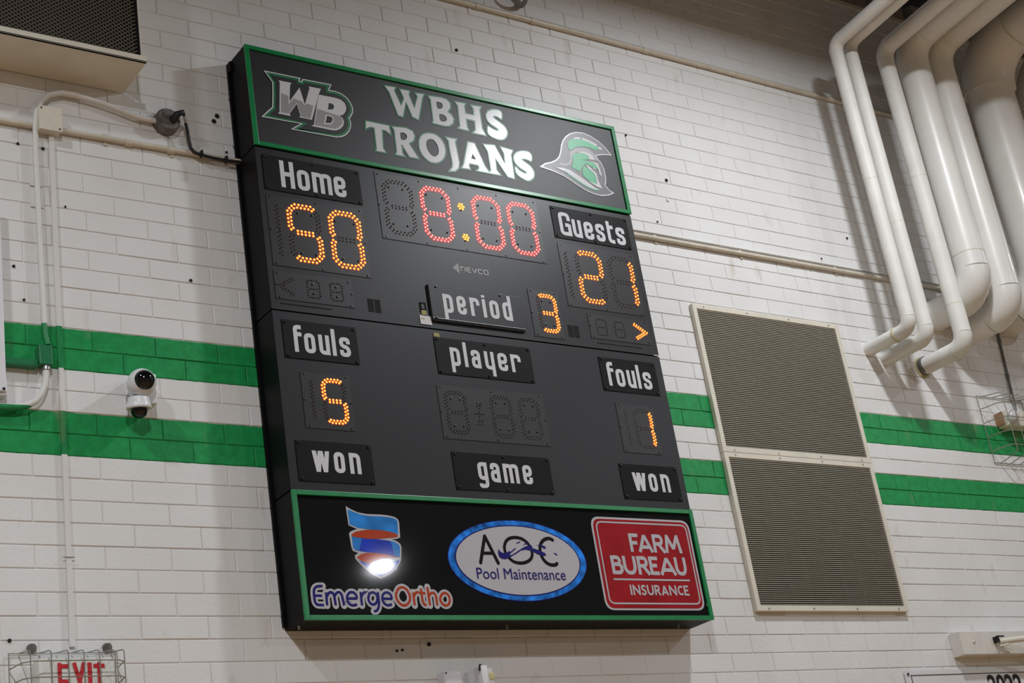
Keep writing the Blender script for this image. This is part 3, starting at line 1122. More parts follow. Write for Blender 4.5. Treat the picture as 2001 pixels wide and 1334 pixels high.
P.poly(px_poly("1000,768 1390,895 1415,950 1408,1010 1360,1070 1290,1098 955,1035", *ZW, FY), 'ink_gray', 4,
       [px_poly("1138,865 1230,880 1268,920 1268,970 1238,1022 1112,1022", *ZW, FY)])
o = P.build('letter_emblem', hd)
o['label'] = 'interlocked WB letters in gray with green and white outline'

# helmet emblem
ZH = (1040, 240, 8.339)
P = Print(HY)
def H(t, m, l, hs=()):
    P.poly(px_poly(t, *ZH, FY), m, l, [px_poly(h, *ZH, FY) for h in hs])
sil = "145,710 220,660 320,640 400,600 445,550 470,450 480,370 505,290 550,225 620,175 720,152 830,165 950,215 1080,300 1190,400 1285,520 1150,512 1035,528 1070,590 1115,640 1165,740 1195,870 1200,960 1185,1010 1250,1090 1325,1140 1250,1172 1130,1182 1000,1150 860,1085 700,980 520,860 350,780"
H(sil, 'ink_darkgray', 1)
P.strokes(px_poly(sil, *ZH, FY), .0075, 'ink_header', 2, True)
H("575,330 610,280 680,255 800,268 930,310 1050,370 1085,430 1040,442 930,398 830,380 720,390 650,430 605,442 585,390", 'ink_mint', 2)
H("650,250 740,230 790,238 782,264 700,262", 'ink_header', 3)
H("812,240 930,285 1062,355 1040,378 930,315 802,266", 'ink_header', 3)
H("1062,385 1110,392 1150,440 1095,435", 'ink_header', 3)
H("440,640 520,660 590,650 620,600 620,530 600,500 640,455 720,410 830,400 920,430 1000,490 1040,560 1075,620 1000,590 950,520 860,475 760,465 690,490 660,540 655,610 620,680 540,705 450,690", 'ink_gray', 2)
H("660,520 700,492 760,485 860,500 915,545 935,595 815,600 990,640 1060,680 1078,760 1040,740 870,660 815,720 775,790 720,760 640,715 665,660", 'ink_mint', 3)
H("735,478 830,466 930,500 1000,560 1015,607 935,595 912,535 840,497", 'ink_header', 4)
H("950,622 1070,662 1110,770 1140,880 1098,840 1072,745 1050,690", 'ink_header', 4)
H("865,665 920,700 1048,825 1075,930 1145,1075 1055,1040 905,940 1058,998 1040,885 1008,822 905,735", 'ink_header', 4)
H("850,690 900,735 1008,825 1038,890 1056,996 960,958 880,905 830,850 818,765", 'ink_mint', 3)
H("985,722 1030,738 1036,762 1000,748", 'ink_header', 4)
H("385,722 500,730 620,770 760,860 900,960 1030,1055 1110,1092 1000,1080 860,1010 700,900 560,800 450,755", 'ink_header', 4)
H("510,775 600,800 700,870 860,990 1000,1065 1095,1092 1040,1105 900,1052 740,950 600,850", 'ink_mint', 3)
o = P.build('helmet_emblem', hd)
o['label'] = 'green and gray crested helmet emblem facing right'

# --- sponsor artwork
SY = FY + .004 - .0006
ZS = (660, 980, 8.336)
P = Print(SY)
def S(t, m, l, hs=()):
    P.poly(px_poly(t, *ZS, FY), m, l, [px_poly(h, *ZS, FY) for h in hs])
S("133,68 220,120 330,170 480,198 700,205 830,220 930,245 980,278 1003,330 1022,580 960,602 880,606 960,635 1020,680 1042,730 1040,880 1030,960 960,1100 860,1180 700,1250 560,1180 440,1080 330,970 285,910 285,870 340,832 250,795 228,740 188,520 200,490 260,460 320,442 180,380", 'g_white', 1)
S("165,122 260,162 380,207 520,230 700,235 860,252 945,278 975,315 990,530 870,488 740,465 600,455 470,443 330,422 195,365", 'g_sky', 2)
S("225,527 300,482 480,452 650,458 800,475 930,510 990,550 975,570 880,583 640,602 480,600 330,580 240,556", 'g_orange', 3)
S("232,560 330,585 480,602 640,606 800,625 920,650 995,692 1018,740 1015,895 900,880 760,850 600,830 440,815 290,785 255,740", 'g_blue', 2)
S("232,560 330,585 400,592 350,790 290,785 255,740", 'g_sky', 3)
S("860,636 920,650 995,692 1018,740 1015,895 930,885", 'g_sky', 3)
S("312,905 380,850 480,830 620,832 760,850 900,885 1000,898 860,905 700,925 590,965 510,1005 400,965", 'g_orange', 3)
S("340,945 420,985 510,1010 600,1030 760,1005 900,975 1010,945 1000,985 940,1080 850,1150 700,1215 580,1150 460,1060", 'g_blue', 2)
o = P.build('ribbon_shield_logo', sp)
o['label'] = 'blue and orange spiral ribbon shield logo with white edge'

ZE = (600, 1120, 6.67)
EO = [("205,163 130,165 95,195 90,260 105,370 130,407 225,412", 'n'), ("97,287 200,290", 'n'),
      ("250,245 265,415", 'n'), ("262,300 285,250 320,240 352,270 378,415", 'n'), ("358,300 385,250 425,240 455,270 487,415", 'n'),
      ("525,325 655,325 640,270 600,240 555,245 525,285 525,350 560,405 610,418 655,400", 'n'),
      ("700,240 720,415", 'n'), ("712,300 735,250 775,240", 'n'),
      ("925,240 942,385 935,450 910,488 875,490", 'n'), ("922,320 905,265 860,240 815,260 797,320 820,385 870,410 912,380 922,320", 'n'),
      ("985,327 1112,330 1095,275 1055,243 1010,250 983,290 985,350 1015,400 1065,418 1108,400", 'n'),
      ("1160,270 1190,195 1240,172 1300,200 1345,285 1345,360 1300,412 1245,415 1190,370 1165,310 1160,270", 'o'),
      ("1385,245 1407,415", 'o'), ("1397,300 1415,250 1455,240", 'o'),
      ("1485,195 1510,365 1535,405 1562,410", 'o'), ("1460,250 1545,257", 'o'),
      ("1570,175 1607,415", 'o'), ("1590,300 1615,255 1655,247 1685,290 1700,415", 'o'),
      ("1738,320 1760,265 1800,247 1845,275 1868,340 1855,400 1815,422 1770,400 1742,355 1738,320", 'o')]
P = Print(SY)
for t, c_ in EO:
    P.strokes(px_poly(t, *ZE, FY), .0335, 'g_white', 1, False, r=.012)
    p_ = px_poly(t, *ZE, FY)
    for e in (p_[0], p_[-1]):
        P.dot(e, .0167, 'g_white', 1)
for t, c_ in EO:
    P.strokes(px_poly(t, *ZE, FY), .0125, 'g_navy' if c_ == 'n' else 'g_orange', 2, False, r=.012)
o = P.build('sponsor_name', sp)
o['label'] = 'outlined words EmergeOrtho in navy and orange'

# oval logo
P = Print(SY)
def ell(cx, cz, rx, rz, n=48):
    return [(cx + rx * math.cos(2 * math.pi * i / n), cz + rz * math.sin(2 * math.pi * i / n)) for i in range(n)]
EC = (1.2165, .3005)
P.poly(ell(*EC, .419, .207), 'g_navy', 1)
P.poly(ell(*EC, .414, .203), 'g_water', 2)
P.poly(ell(*EC, .378, .180), 'g_navy', 3)
P.poly(ell(*EC, .371, .174), 'g_white', 4)
ZA = (930, 1030, 11.117)
def A(t, wd, m='g_black', l=5):
    p_ = px_poly(t, *ZA, FY)
    P.strokes(p_, wd, m, l, False, r=.02)
    for e in (p_[0], p_[-1]):
        P.dot(e, wd / 2, m, l)
A("190,190 103,765", .0185); A("190,190 485,775", .0185); A("140,560 370,562", .0165)
A("615,430 640,310 720,235 860,213 1000,245 1120,330 1205,470 1230,600 1190,700 1080,765 960,780 830,755 720,670 640,560 615,430", .0165)
A("1665,275 1600,238 1500,250 1420,320 1388,430 1400,560 1450,680 1540,780 1640,822 1735,815 1762,785", .0180)
for t in ("490,465 530,530 600,560 680,545 725,505 740,540 830,460 885,445 800,520 720,600 780,600 900,520 1040,430 1170,380 1215,400 1225,450 1400,510 1500,560 1530,615 1450,620 1350,590 1200,510 1080,485 980,500 860,580 740,650 650,690 570,685 505,640 480,560",
          "860,355 900,322 975,305 950,335", "1020,375 1060,347 1140,345 1100,367", "1300,383 1400,385 1480,400 1520,440 1510,465 1470,462 1420,415", "1675,545 1740,568 1775,605 1750,612"):
    P.poly(px_poly(t, *ZA, FY), 'g_navy', 6)
o = P.build('oval_logo', sp)
o['label'] = 'white oval logo with blue water rim reading AOC'
tag(font_mesh('Pool Maintenance', 'lettering', sp, .951, 1.484, .2035, .2585, SY - .0048, 'g_navy'), 'navy words Pool Maintenance', kind='stuff')

# red plaque
P = Print(SY)
def rrect(x0, x1, z0, z1, r):
    return fillet([(x0, z0), (x1, z0), (x1, z1), (x0, z1)], r * 1.6, True, 6)
P.poly(rrect(1.708, 2.378, .053, .546, .035), 'g_white', 1)
P.poly(rrect(1.720, 2.366, .063, .535, .030), 'g_red', 2)
P.strokes(rrect(1.740, 2.351, .088, .518, .022), .0085, 'g_white', 3, True)
caps_word(P, 'FARM', [(1.942, .060), (1.990, .108), (2.098, .082), (2.176, .118)], .362, .099, .0195, 'g_white')
caps_word(P, 'BUREAU', [(1.793, .078), (1.870, .088), (1.966, .080), (2.048, .062), (2.108, .122), (2.222, .078)], .241, .098, .0200, 'g_white')
P.strokes([(1.790, .214), (2.306, .214)], .009, 'g_white', 3)
xs = 1.885
ws = [.018, .056, .040, .050, .046, .052, .058, .046, .040]
caps_word(P, 'INSURANCE', [(1.885 + sum(ws[:i]) + .001, ws[i] - .006) for i in range(9)], .132, .054, .0105, 'g_white')
o = P.build('red_plaque_logo', sp)
o['label'] = 'red rounded plaque with white border reading FARM BUREAU INSURANCE'
P = Print(SY)
n_ = 14
P.strokes([(2.402 + .012 * math.cos(2 * math.pi * i / n_), .084 + .012 * math.sin(2 * math.pi * i / n_)) for i in range(n_)], .003, 'g_white', 3, True)
for pts in CAPS['R']:
    P.strokes([(2.397 + a * .011, .077 + z * .014) for a, z in pts], .0026, 'g_white', 3)
P.build('registered_mark', sp)

# ================================================================== GRILLES
def grille(z0, z1, iz0, iz1, label):
    t = thing('ventilation_grille', (3.54, 0, z0), label, 'grille', 'louvred grilles right of the scoreboard')
    x0, x1, ix0, ix1 = 2.913, 4.157, 2.945, 4.126
    b = B()
    yf = -.034
    b.box((x0, yf, z0), (ix0, -.001, z1), 'cream', .002)
    b.box((ix1, yf, z0), (x1, -.001, z1), 'cream', .002)
    b.box((ix0, yf, iz1), (ix1, -.001, z1), 'cream', .002)
    b.box((ix0, yf, z0), (ix1, -.001, iz0), 'cream', .002)
    b.build('frame', t)
    b = B()
    b.box((ix0, -.0095, iz0), (ix1, -.0085, iz1), 'dark_back')
    b.build('backing', t)
    n = int(round((iz1 - iz0) / .0122))
    me = None
    for i in range(n):
        z = iz0 + (i + .5) * (iz1 - iz0) / n
        if me is None:
            b = B()
            b.box((ix0, -.030, -.0019), (ix1, -.012, .0019), 'slat')
            o = b.build('slat', t)
            me = o.data
            me_par = o.matrix_parent_inverse.copy()
        else:
            o = bpy.data.objects.new('slat', me)
            COL.objects.link(o)
            o.parent = t
            o.matrix_parent_inverse = me_par
        o.location = (0, 0, z)
    for i in range(1, 8):
        b = B()
        x = ix0 + (ix1 - ix0) * i / 8
        b.box((x - .002, -.012, iz0), (x + .002, -.0095, iz1), 'slat')
        b.build('support_bar', t)
    for z in (z0 + .014, z1 - .014):
        for i in range(4):
            b = B()
            b.lathe((x0 + .09 + i * .355, yf, z), (0, -1, 0), [(0, .006), (.003, .005), (.003, 0)], 'steel', 8)
            b.build('screw', t)
    return t


grille(1.036, 1.976, 1.070, 1.946, 'upper cream-framed louvred air grille crossing the top green stripe')
grille(.097, 1.034, .129, 1.003, 'lower cream-framed louvred air grille crossing the bottom green stripe')

# ================================================================== BIG PIPES
def arc_corner(a, c, b_, r, n=8):
    a, c, b_ = Vector(a), Vector(c), Vector(b_)
    d1, d2 = (a - c).normalized(), (b_ - c).normalized()
    p1, p2 = c + d1 * r, c + d2 * r
    ctr = c + (d1 + d2) * r
    out = []
    for i in range(n + 1):
        th = math.pi / 2 * i / n
        out.append(ctr - d2 * r * math.cos(th) - d1 * r * math.sin(th))
    return out


def big_pipe(x, y, zb, zt, r, label, rb=None, rt=None, rise=.09, bands=(), pm='pipe', ek=1.03):
    t = thing('insulated_pipe', (x, 0, zb), label, 'pipe', 'white insulated pipes on the right')
    rb = rb or r * 1.5
    rt = rt or r * 1.6
    bot = arc_corner((x, 0, zb), (x, y, zb), (x, y, zt), rb)
    top = arc_corner((x, y, zb), (x, y, zt), (x, -3, zt), rt)
    b = B()
    b.tube([(x, -.003, zb), bot[0]], r, pm, 28)
    b.build('wall_stub', t, True)
    b = B(); b.tube(bot, r * 1.04, pm, 28); b.build('elbow', t, True)
    b = B(); b.tube([bot[-1], top[0]], r, pm, 28); b.build('riser', t, True)
    b = B(); b.tube(top, r * ek, pm, 28); b.build('elbow', t, True)
    b = B(); b.tube([top[-1], (x, -5.0, zt + rise * (5 + y))], r, pm, 28); b.build('ceiling_run', t, True)
    for z in bands:
        b = B(); b.tube([(x, y, z - .004), (x, y, z + .004)], r * 1.012, 'cream', 28); b.build('joint_band', t, True)
    return t


pa = big_pipe(4.426, -.376, 1.840, 3.965, .046, 'leftmost and thinnest white pipe with yellow tape on its lower bend', bands=(2.9,), pm='pipe_flat')
b = B()
b.tube([(4.426, -.262, 1.840), (4.426, -.250, 1.840)], .0500, 'tape', 20)
b.build('tape_ring', pa, True)
big_pipe(4.570, -.380, 1.787, 4.000, .048, 'second white pipe from the left, tight beside the thinnest one', bands=(2.6,), pm='pipe_flat')
pcc = big_pipe(4.922, -.385, 1.763, 4.030, .058, 'third white pipe from the left with a dark unwrapped hole at the wall', bands=(2.05, 3.0), pm='pipe_flat')
b = B()
b.tube([(4.922, -.001, 1.763), (4.922, -.012, 1.763)], .074, 'tape', 20)
b.tube([(4.922, -.012, 1.765), (4.922, -.05, 1.768)], .062, 'cast', 20)
b.build('wall_collar', pcc, True)
pdd = big_pipe(5.185, -.410, 2.165, 4.130, .110, 'fourth white pipe from the left, thick and glossy', rb=.17, rt=.18, bands=(2.44,))
b = B(); b.tube([(5.185, -.001, 2.165), (5.185, -.012, 2.165)], .130, 'cream', 28); b.build('wall_collar', pdd, True)
big_pipe(5.455, -.420, 2.070, 4.150, .106, 'fifth white pipe from the left behind the thick glossy one', rb=.15, rt=.17)
pff = big_pipe(6.005, -.410, 2.280, 4.250, .168, 'very thick white pipe second from the right edge', rb=.22, rt=.36, ek=1.13)
big_pipe(6.560, -.440, 2.300, 4.180, .165, 'very thick white pipe at the right edge of the picture', rb=.22, rt=.34, ek=1.13)

# ================================================================== CONDUITS AND BOXES ON THE WALL
def clamp(t, x, z, r, vertical=True):
    b = B()
    if vertical:
        b.box((x - r - .018, -.004 - .007, z - .010), (x + r + .018, -.007, z + .010), 'painted_pipe', .001)
    else:
        b.box((x - .012, -.011, z - r - .018), (x + .012, -.007, z + r + .018), 'beige_pipe', .001)
    b.build('clamp', t)


t = thing('wall_conduit', (.5, 0, 2.40), 'long level beige conduit crossing the wall behind the scoreboard top', 'conduit')
b = B(); b.tube([(-2.2, -.020, 2.398), (.6, -.020, 2.412), (2.5, -.020, 2.392), (6.6, -.020, 2.392)], .0145, 'beige_pipe', 12); b.build('tube', t, True)
for x in (-.70, -.36, 2.75, 3.45, 4.3):
    clamp(t, x, 2.405 if x < 0 else 2.393, .014, False)
for x in (-.59, -.37, 3.9):
    b = B(); b.tube([(x - .018, -.020, 2.404 if x < 1 else 2.393), (x + .018, -.020, 2.404 if x < 1 else 2.393)], .018, 'beige_pipe', 12); b.build('coupling', t, True)
b = B(); b.box((2.43, -.006 - .012, 2.428), (6.5, -.0075, 2.434), 'painted_pipe'); b.build('thin_wire', t)

t = thing('wall_conduit', (3, 0, 3.783), 'topmost level conduit high on the wall above the scoreboard', 'conduit')
b = B(); b.tube([(-.5, -.020, 3.786), (7.6, -.020, 3.783)], .0165, 'beige_pipe', 12); b.build('tube', t, True)
for x in (1.69, 2.1, 2.99, 3.8):
    b = B(); b.tube([(x - .02, -.020, 3.785), (x + .02, -.020, 3.785)], .0195, 'beige_pipe', 12); b.build('coupling', t, True)

t = thing('wall_conduit', (-1.04, 0, 1.29), 'upright white conduit at left curving right at the top into a round box', 'conduit')
b = B()
b.tube(fillet3 := [(-1.040, -.028, 1.285), (-1.048, -.022, 1.345), (-1.050, -.022, 1.9), (-1.050, -.022, 2.30), (-1.049, -.030, 2.394), (-1.043, -.034, 2.47), (-1.022, -.034, 2.530),
                   (-.975, -.034, 2.582), (-.915, -.034, 2.606), (-.85, -.034, 2.608), (-.709, -.032, 2.592), (-.60, -.030, 2.567), (-.529, -.030, 2.551), (-.44, -.035, 2.548)], .0135, 'painted_pipe', 12)
b.build('tube', t, True)
clamp(t, -1.050, 1.99, .0135)
clamp(t, -1.050, 2.10, .0135)

t = thing('wire_raceway', (-.98, 0, -.05), 'thin straight white raceway running down the wall to the exit sign', 'raceway')
b = B()
for (z0, z1) in ((-.06, .85), (.85, 1.6), (1.6, 2.38)):
    f = lambda z: -.9905 + (z + .05) * .0085
    y0, y1 = -.020, -.0065
    xa, xb = f(z0), f(z1)
    hw = .0115
    vs = [(xa - hw, y1, z0), (xa + hw, y1, z0), (xa + hw, y0, z0), (xa - hw, y0, z0), (xb - hw, y1, z1), (xb + hw, y1, z1), (xb + hw, y0, z1), (xb - hw, y0, z1)]
    b.add(vs, [(0, 1, 2, 3), (4, 5, 6, 7), (0, 1, 5, 4), (1, 2, 6, 5), (2, 3, 7, 6), (3, 0, 4, 7)], 'painted_pipe')
b.build('raceway_body', t)
b = B()
b.box((-1.012, -.022, .318), (-.962, -.019, .322), 'steel')
b.build('retaining_clip', t)

b = B()
b.box((-1.038, -.058, 2.375), (-.934, -.004, 2.496), 'cream', .003)
t = thing('junction_box', (-.986, 0, 2.375), 'square cream junction box where the conduits meet at upper left', 'box')
b.build('box_body', t)
b = B(); b.box((-1.041, -.062, 2.372), (-.931, -.058, 2.499), 'cream', .001); b.build('cover_plate', t)
for (x, z) in ((-1.028, 2.486), (-.944, 2.385)):
    b = B(); b.lathe((x, -.062, z), (0, -1, 0), [(0, .005), (.002, .004), (.002, 0)], 'hole', 8); b.build('screw', t)

t = thing('junction_box', (-1.062, 0, 1.172), 'small green painted junction box on the upper green stripe', 'box')
b = B(); b.box((-1.090, -.062, 1.178), (-1.032, -.004, 1.270), 'ink_green', .003); b.build('box_body', t)
t = thing('cable_trough', (-1.6, 0, 1.16), 'fat green painted trough leading left from the small green box', 'trough')
b = B(); b.box((-2.4, -.050, 1.168), (-1.091, -.004, 1.203), 'ink_green', .008); b.build('trough_body', t)
t = thing('wall_conduit', (-1.06, 0, .97), 'curved conduit turning left below the small green box, half green', 'conduit')
b = B()
b.tube([(-1.055, -.035, 1.178), (-1.056, -.035, 1.135), (-1.062, -.035, 1.09), (-1.080, -.035, 1.045), (-1.108, -.035, 1.010), (-1.150, -.035, .985), (-1.20, -.035, .974), (-1.28, -.035, .970), (-2.3, -.035, .965)], .0150, 'painted_pipe', 12)
b.build('tube', t, True)
b = B(); b.tube([(-1.055, -.035, 1.178), (-1.055, -.035, 1.160)], .021, 'steel', 10); b.build('fitting', t, True)

# round weatherproof box and cord
t = thing('outlet_box', (-.385, 0, 2.55), 'round dark weathered outlet box left of the scoreboard header', 'box')
b = B(); b.lathe((-.385, -.004, 2.556), (0, -1, 0), [(0, .066), (.050, .064), (.062, .056), (.064, 0)], 'cast', 24); b.build('box_body', t, True)
b = B(); b.lathe((-.395, -.066, 2.575), (0, -1, 0), [(0, .022), (.010, .020), (.012, 0)], 'cast', 16); b.build('cover_knob', t, True)
t = thing('power_cord', (-.33, -.07, 2.54), 'black power cord with angled plug sagging from round box to scoreboard', 'cord')
b = B(); b.tube([(-.372, -.070, 2.540), (-.358, -.098, 2.566), (-.330, -.104, 2.582), (-.318, -.092, 2.572)], .014, 'cord', 10, radii=[.017, .019, .013, .008]); b.build('plug', t, True)
b = B(); b.tube([(-.318, -.092, 2.572), (-.302, -.070, 2.545)], .006, 'steel', 8); b.build('strain_relief', t, True)
b = B()
b.tube([(-.302, -.070, 2.545), (-.288, -.055, 2.51), (-.279, -.045, 2.46), (-.272, -.042, 2.425), (-.255, -.042, 2.404), (-.225, -.042, 2.394), (-.15, -.043, 2.388), (-.08, -.045, 2.386), (-.004, -.05, 2.388)], .0085, 'cord', 10)
b.build('cable', t, True)
for (x, z) in ((-.218, 2.395), (-.085, 2.388)):
    b = B(); b.box((x - .005, -.056, z - .012), (x + .005, -.030, z + .022), 'cord', .001); b.build('cable_tie', t)

# security camera
t = thing('security_camera', (-.61, 0, 1.0), 'white wall security camera with two black domes under the upper green stripe', 'camera')
b = B(); b.box((-.668, -.095, 1.020), (-.568, -.004, 1.166), 'cam_white', .010); b.build('wall_bracket', t, True)
b = B()
b.lathe((-.650, -.085, 1.104), (-.10, -1, -.08), [(0, .058), (.035, .064), (.060, .062), (.078, .050), (.086, .044), (.086, 0)], 'cam_white', 28)
b.build('upper_housing', t, True)
b = B()
ax = Vector((-.10, -1, -.08)).normalized()
c0 = Vector((-.650, -.085, 1.104)) + ax * .076
b.lathe(c0, ax, [(-.003, .0470), (.014, .0450), (.026, .037), (.036, .024), (.041, .010), (.0415, 0)], 'smoke', 28)
b.build('upper_dome', t, True)
b = B()
b.lathe((-.664, -.100, 1.044), (.05, .14, -1), [(0, .030), (.006, .046), (.030, .052), (.046, .054), (.050, .057), (.056, .055), (.056, 0)], 'cam_white', 28)
b.build('lower_housing', t, True)
b = B()
ax = Vector((.05, .14, -1)).normalized()
c0 = Vector((-.664, -.100, 1.044)) + ax * .054
b.lathe(c0, ax, [(0, .038), (.018, .037), (.034, .030), (.043, .016), (.046, 0)], 'smoke', 28)
b.build('lower_dome', t, True)
b = B(); b.tube([(-.674, -.03, 1.02), (-.690, -.04, 1.005), (-.695, -.04, .975), (-.680, -.04, .968)], .005, 'steel', 8); b.build('cable_loop', t, True)
b = B(); b.lathe((-.655, -.096, 1.152), (0, -1, 0), [(0, .005), (.002, .004), (.002, 0)], 'steel', 8); b.build('screw', t)


# wire cages
def cage(loc, x0, x1, z0, z1, y, xs, zs, r, label, splay=.03):
    t = thing('wire_guard', loc, label, 'guard')
    def wire(pts, nm='wire'):
        b = B(); b.tube(pts, r, 'wire', 6); b.build(nm, t, True)
    # rim on the wall
    wire([(x0 - splay, -.012, z0 - splay), (x1 + splay, -.012, z0 - splay), (x1 + splay, -.012, z1 + splay), (x0 - splay, -.012, z1 + splay), (x0 - splay, -.012, z0 - splay)], 'wall_rim')
    for x in xs:
        wire([(x, -.012, z1 + splay), (x, y + .02, z1 + splay * .4), (x, y, z1), (x, y, z0), (x, y + .02, z0 - splay * .4), (x, -.012, z0 - splay)])
    for z in zs:
        wire([(x0 - splay, -.012, z), (x0 - splay * .5, y + .03, z), (x0 + .02, y, z), (x1 - .02, y, z), (x1 + splay * .5, y + .03, z), (x1 + splay, -.012, z)])
    return t


g = cage((-1.02, 0, -.45), -1.225, -.830, -.42, -.115, -.150, [-1.215, -1.13, -1.06, -.995, -.930, -.865, -.825], [-.40, -.34, -.28, -.215, -.150], .0026,
         'rectangular wire guard over the exit sign at lower left')
for x in (-1.160, -.841):
    b = B(); b.tube([(x, -.003, -.062), (x, -.022, -.066)], .019, 'cast', 10); b.build('anchor_cap', g, True)
t = thing('exit_sign', (-1.0, 0, -.42), 'pale exit sign with red EXIT letters behind the wire guard at lower left', 'sign')
b = B(); b.box((-1.165, -.095, -.44), (-.835, -.006, -.120), 'sign_face', .02); b.build('housing', t, True)
P = Print(-.0965)
for c, (x, wd) in zip('EXIT', [(-1.085, .048), (-1.024, .052), (-.963, .018), (-.938, .048)]):
    if c == 'I':
        P.poly([(x, -.300), (x + wd, -.300), (x + wd, -.146), (x, -.146)], 'sign_red', 1)
    else:
        for pts in CAPS[c]:
            P.strokes([(x + a * wd, -.300 + z * .154) for a, z in pts], .0165, 'sign_red', 1)
P.build('lettering', t)

g2 = cage((5.6, 0, 1.1), 5.44, 5.84, 1.16, 1.56, -.17, [5.46, 5.56, 5.66, 5.76, 5.84], [1.20, 1.30, 1.40, 1.50], .0032,
          'wire guard at the right edge over the small emergency lamp', splay=.04)
t = thing('emergency_lamp', (5.70, 0, 1.36), 'small emergency lamp with clear lens inside the right wire guard', 'lamp')
b = B(); b.box((5.55, -.10, 1.37), (5.95, -.006, 1.48), 'cream', .008); b.build('housing', t, True)
b = B(); b.lathe((5.60, -.075, 1.425), (-.35, -1, 0), [(0, .046), (.05, .046), (.07, .036), (.078, .018), (.08, 0)], 'lens', 20); b.build('lens', t, True)
b = B(); b.box((5.538, -.07, 1.385), (5.549, -.006, 1.475), 'rust', .003); b.build('end_cap', t, True)
t = thing('wall_conduit', (5.82, 0, 1.5), 'thin dark upright conduit dropping from the pipes to the right lamp', 'conduit')
b = B(); b.tube([(5.850, -.016, 2.26), (5.782, -.016, 1.49)], .009, 'cast', 8); b.build('tube', t, True)
for f in (.25, .6):
    b = B(); b.tube([(5.850 - .068 * f - .0005, -.016, 2.26 - .77 * f), (5.850 - .068 * f - .004, -.016, 2.26 - .77 * f - .03)], .012, 'cast', 8); b.build('coupling', t, True)

# small boxes under the board
t = thing('wall_box', (.815, 0, -.32), 'small white box on the wall below the scoreboard, left of its twin', 'box')
b = B(); b.box((.770, -.070, -.340), (.868, -.004, -.207), 'cam_white', .006); b.build('box_body', t, True)
b = B(); b.lathe((.782, -.070, -.217), (0, -1, 0), [(0, .005), (.002, .004), (.002, 0)], 'hole', 8); b.build('screw', t)
t = thing('wall_receiver', (.98, 0, -.35), 'narrow white and olive receiver unit on the wall below the scoreboard', 'device')
b = B(); b.box((.925, -.045, -.34), (.965, -.004, -.205), 'cam_white', .004); b.build('mount', t, True)
b = B(); b.box((.957, -.110, -.34), (.992, -.046, -.193), 'cam_white', .004); b.build('receiver_body', t, True)
b = B(); b.box((.992, -.105, -.34), (1.022, -.046, -.205), 'sticker', .003); b.build('side_cover', t, True)
b = B(); b.box((1.000, -.108, -.262), (1.030, -.060, -.228), 'tape', .003); b.build('olive_block', t, True)
b = B(); b.tube([(.952, -.10, -.215), (.962, -.10, -.186)], .006, 'cord', 8); b.build('clip', t, True)

# ledger board, rod and banner at lower right
t = thing('ledger_board', (5.6, 0, -.18), 'thick white painted board on the wall at lower right', 'board')
b = B(); b.box((4.487, -.090, -.183), (7.6, -.004, -.040), 'ply', .004); b.build('plank', t)
b = B(); b.lathe((4.60, -.090, -.105), (0, -1, 0), [(0, .010), (.006, .009), (.010, 0)], 'ply', 10); b.build('bolt_head', t, True)
t = thing('support_rod', (4.82, -.09, -.11), 'cream metal rod clipped to the white board at lower right', 'rod')
b = B(); b.tube([(4.815, -.110, -.112), (5.9, -.60, -.112)], .0185, 'cream', 16); b.build('rod', t, True)
b = B(); b.box((4.785, -.125, -.118), (4.803, -.091, -.080), 'hole', .002); b.box((4.785, -.130, -.086), (4.85, -.120, -.078), 'hole'); b.build('socket', t)
b = B(); b.tube([(4.79, -.125, -.142), (4.82, -.140, -.142), (4.85, -.145, -.135)], .006, 'cream', 8); b.build('clip', t, True)
t = thing('hanging_banner', (5.2, 0, -.9), 'white vinyl banner reading 2022- whose top edge shows at bottom right', 'banner')
b = B(); b.box((4.003, -.016, -1.5), (7.6, -.010, -.255), 'vinyl'); b.build('vinyl_sheet', t)
b = B(); b.box((4.050, -.019, -1.5), (4.053, -.016, -.282), 'gap'); b.box((4.050, -.019, -.284), (7.6, -.016, -.281), 'gap'); b.build('printed_border', t)
b = B(); b.lathe((4.028, -.016, -.275), (0, -1, 0), [(0, .013), (.003, .012), (.004, .008), (.0035, .007)], 'steel', 14); b.lathe((4.028, -.0165, -.275), (0, -1, 0), [(0, .0075), (.001, 0)], 'hole', 10); b.build('grommet', t, True)
font_mesh('2022-2023', 'date_lettering', t, 4.725, 5.42, -.42, -.292, -.0172, 'ink_black', bold=.03)

# white panel at the left edge
t = thing('wall_panel', (-1.5, 0, 1.03), 'smooth white panel cut off by the left edge of the picture', 'panel')
b = B(); b.box((-2.2, -.062, 1.035), (-1.240, -.046, 1.95), 'cam_white', .004); b.build('panel_sheet', t)
b = B(); b.box((-1.275, -.047, 1.022), (-1.232, -.004, 1.10), 'cam_white', .003); b.build('bracket', t)
b = B(); b.lathe((-1.252, -.062, 1.045), (0, -1, 0), [(0, .007), (.004, .006), (.005, 0)], 'screw', 8); b.build('screw', t, True)

# cable coil at top centre
t = thing('cable_coil', (1.97, 0, 3.92), 'gray coiled cable hanging at the top edge of the picture', 'cable')
b = B()
pts = []
for i in range(73):
    a = i * math.pi / 9
    rr = .098 - .0035 * (i / 9)
    pts.append((1.972 + rr * math.cos(a), -.050 - .022 * math.sin(i * .7) - .003 * i / 9, 3.93 + rr * math.sin(a) * .95))
b.tube(pts, .0055, 'cast', 8); b.build('cable_loops', t, True)
b = B(); b.box((1.945, -.07, 4.00), (1.995, -.004, 4.03), 'cast', .003); b.build('hook', t, True)

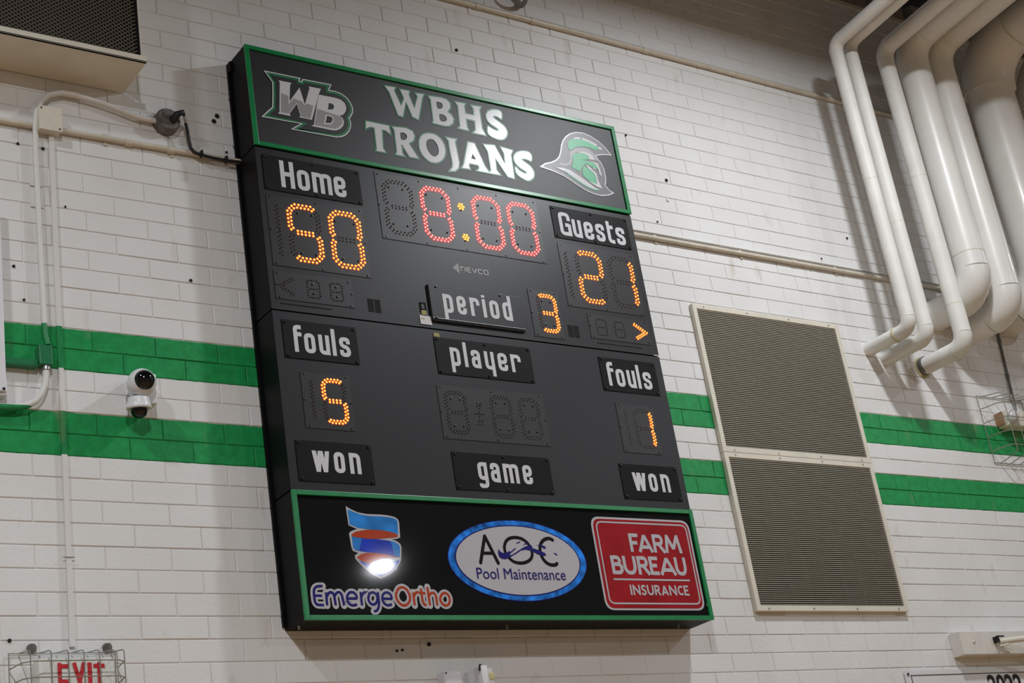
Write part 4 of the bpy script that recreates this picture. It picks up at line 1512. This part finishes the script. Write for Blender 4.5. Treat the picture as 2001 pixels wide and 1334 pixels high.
# ================================================================== HEATER HOOD, upper left
t = thing('air_vent_hood', (-1.4, 0, 2.69), 'boxy beige vent hood with expanded metal front at the upper left corner', 'vent')
X1, HZ = -.590, 2.690
b = B()
b.box((-2.02, -.300, HZ), (X1, -.286, HZ + .034), 'cream', .001)
b.box((-2.02, -.300, HZ), (X1, -.010, HZ + .006), 'cream')
b.box((X1 - .024, -.296, HZ + .034), (X1 - .020, -.010, 4.1), 'cream')
b.box((X1 - .0255, -.290, HZ + .036), (X1 - .0242, -.015, 4.06), 'dark_back')
b.box((-2.02, -.300, 4.08), (X1, -.01, 4.11), 'cream')
b.box((-2.02, -.020, HZ + .006), (X1 - .02, -.012, 4.08), 'cream')
b.build('housing', t)
b = B(); b.box((-2.02, -.12, HZ + .034), (X1 - .021, -.11, 4.07), 'dark_back'); b.build('dark_core', t)
b = B()
dw, dh = .0285, .0108
x = -3.0
y = -.297
# zig-zag strands
nz = int((4.07 - HZ - .034) / (dh))
xs_n = int((X1 - .02 + 2.0) / dw)
for i in range(int(1.33 / dh)):
    z = HZ + .036 + i * dh
    for j in range(xs_n):
        xa = -2.0 + j * dw + (dw / 2 if i % 2 else 0)
        for sgn in (-1, 1):
            p = (xa, z); q = (xa + sgn * dw / 2, z + dh)
            if q[0] > X1 - .019:
                continue
            b.add([(p[0] - .0028, y, p[1]), (p[0] + .0028, y, p[1]), (q[0] + .0028, y, q[1]), (q[0] - .0028, y, q[1]),
                   (p[0] - .0028, y + .004, p[1] + .002), (p[0] + .0028, y + .004, p[1] + .002), (q[0] + .0028, y + .004, q[1] + .002), (q[0] - .0028, y + .004, q[1] + .002)],
                  [(0, 1, 2, 3), (4, 7, 6, 5), (0, 3, 7, 4), (1, 5, 6, 2)], 'mesh_metal')
tag(b.build('expanded_mesh', t), 'expanded metal diamond mesh', kind='stuff')

# steelwork glimpsed above the wall top on the right
b = B()
for i in range(5):
    x = 5.15 + i * .42
    b.box((x, .02, 4.74), (x + .30, .25, 4.95), 'conc', .01)
o = b.build('trim_2'); tag(o, kind='structure')
